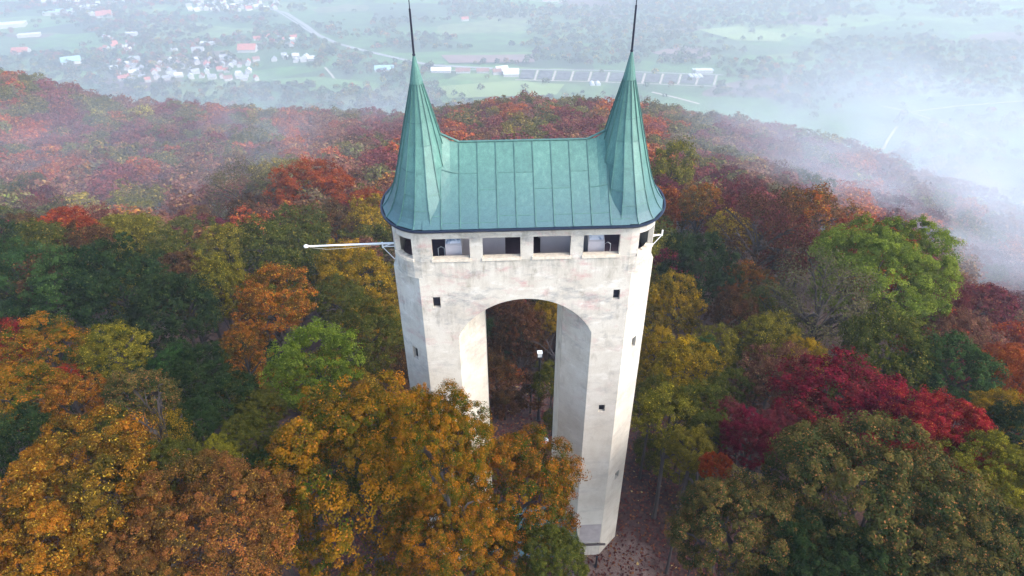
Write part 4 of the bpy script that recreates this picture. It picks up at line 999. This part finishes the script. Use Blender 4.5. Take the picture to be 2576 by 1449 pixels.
for px, py, lb in ((1490, 212, 'white round-topped tent below the nursery, left of the pair'), (1505, 212, 'white round-topped tent below the nursery, right of the pair'), (1738, 194, 'left white domed tent of the row of three'), (1750, 194, 'middle white domed tent of the row of three'), (1762, 194, 'right white domed tent of the row of three')):
    x, y = val(px, py); g = gz(x, y); mb = MB(); pr = [(4.6*math.cos(math.pi*k/10), 5.2*math.sin(math.pi*k/10)) for k in range(11)]
    for (a, b), (c, d) in zip(pr, pr[1:]): mb.quad((a, -9, b), (a, 9, b), (c, 9, d), (c, -9, d))
    mb.quad(*[(a, -9, b) for a, b in pr]); mb.quad(*[(a, 9, b) for a, b in pr][::-1])
    tag(mb.build('domed_tent', M['roofwhite'], None, (x, y, g)), lb, 'tent', 'white domed nursery tents')

# fallen leaves around the tower
def litter():
    rg4 = np.random.default_rng(3); n = 26000
    x = rg4.uniform(-12, 16, n); y = rg4.uniform(-6, 22, n); P = np.stack([x, y, ground_z(x, y)+rg4.uniform(.02, .07, n)], 1)
    nrm = rg4.normal(0, .35, (n, 3))+np.array([0, 0, 1]); nrm /= np.linalg.norm(nrm, axis=1)[:, None]
    t_ = np.cross(nrm, rg4.normal(0, 1, (n, 3))); t_ /= np.linalg.norm(t_, axis=1)[:, None]; bt = np.cross(nrm, t_); s = rg4.uniform(.05, .13, n)[:, None]
    V = np.stack([P-t_*s, P-bt*s*.6, P+t_*s, P+bt*s*.6], 1).astype(np.float32)
    pal = np.array([(.12, .04, .03), (.07, .022, .022), (.17, .07, .03), (.38, .26, .10), (.05, .02, .022)]); c = pal[rg4.choice(5, n, p=[.3, .34, .17, .025, .165])]
    me = quads_mesh('fallen_leaves', V, dict(col=c*1.35)); me.materials.append(FARM); o = bpy.data.objects.new('fallen_leaves', me); COL.objects.link(o); tag(o, 'brown and yellow fallen leaves scattered around the tower', 'leaves', kind='stuff')
litter()

# ------------------------------------------------------------------ air
MIST = [(-38, 165, -32, (85, 62, 30), .009, 'mist lying in the hollow on the left slope'),
        (-28, 240, -52, (120, 80, 26), .0028, 'thin mist over the middle of the left slope'),
        (-36, 430, -110, (200, 110, 60), .002, 'mist rising behind the left ridge'),
        (40, 140, -26, (66, 46, 32), .026, 'mist drifting over the maroon wood on the right'),
        (34, 215, -46, (90, 50, 28), .011, 'mist drifting over the rim of the right slope'),
        (45, 190, -36, (60, 70, 34), .009, 'denser mist at the right edge of the maroon wood'),
        (33, 480, -150, (190, 150, 80), .0008, 'mist bank beyond the right slope'),
        (-20, 250, -50, (26, 60, 16), .009, 'small wisp of mist caught in the trees on the left slope'),
        (-11, 320, -66, (44, 70, 18), .0045, 'small wisp of mist on the ridge left of the left spire'),
        (31, 110, -4, (26, 44, 13), .014, 'small wisp of mist above the orange trees on the right'),
        (-8, 620, -200, (90, 120, 50), .0055, 'wisp of mist rising behind the left spire'),
        (40, 1350, -300, (620, 480, 130), .0007, 'broad fog bank over the valley at the upper right')]
def volume(name, dens, col=(.83, .91, 1.0), aniso=.15):
    m = bpy.data.materials.new(name); m.use_nodes = True; t = m.node_tree; t.nodes.clear()
    o = t.nodes.new('ShaderNodeOutputMaterial'); v = t.nodes.new('ShaderNodeVolumePrincipled')
    v.inputs['Color'].default_value = (*col, 1); v.inputs['Density'].default_value = dens; v.inputs['Anisotropy'].default_value = aniso
    t.links.new(v.outputs[0], o.inputs['Volume']); return m
hz = MB(); hz.box((0, 0, (-440+70)/2), (30000, 30000, 510)); h = hz.build('haze', volume('haze_air', .00040)); tag(h, kind='stuff')
h['label'] = 'pale blue haze over the whole valley'
def mist(az, d, z, rad, dens, label):
    x = CAM[0]+d*math.sin(R_(az)); y = CAM[1]+d*math.cos(R_(az))
    m = volume('mist_air', 1.); t = m.node_tree; v = [n for n in t.nodes if n.type == 'PRINCIPLED_VOLUME'][0]
    tc = N(t, 'ShaderNodeTexCoord'); ln = N(t, 'ShaderNodeVectorMath', operation='LENGTH'); L(t, tc.outputs['Object'], ln.inputs[0])
    nz = N(t, 'ShaderNodeTexNoise'); nz.inputs['Scale'].default_value = 2.2; nz.inputs['Detail'].default_value = 5; nz.inputs['Distortion'].default_value = .8; L(t, tc.outputs['Object'], nz.inputs['Vector'])
    a = N(t, 'ShaderNodeMapRange'); a.inputs[1].default_value = 1; a.inputs[2].default_value = .25; L(t, ln.outputs['Value'], a.inputs[0])
    b = N(t, 'ShaderNodeMapRange'); b.inputs[1].default_value = .40; b.inputs[2].default_value = .66; L(t, nz.outputs[0], b.inputs[0])
    m1 = N(t, 'ShaderNodeMath', operation='MULTIPLY'); L(t, a.outputs[0], m1.inputs[0]); L(t, b.outputs[0], m1.inputs[1])
    m2 = N(t, 'ShaderNodeMath', operation='MULTIPLY'); L(t, m1.outputs[0], m2.inputs[0]); m2.inputs[1].default_value = dens; L(t, m2.outputs[0], v.inputs['Density'])
    mb = MB(); mb.sphere((0, 0, 0), 1, 20, 12); o = mb.build('mist', m, None, (x, y, z)); o.scale = rad; o.rotation_euler = (0, 0, -R_(az)); tag(o, label, kind='stuff')
for a_ in MIST: mist(*a_)
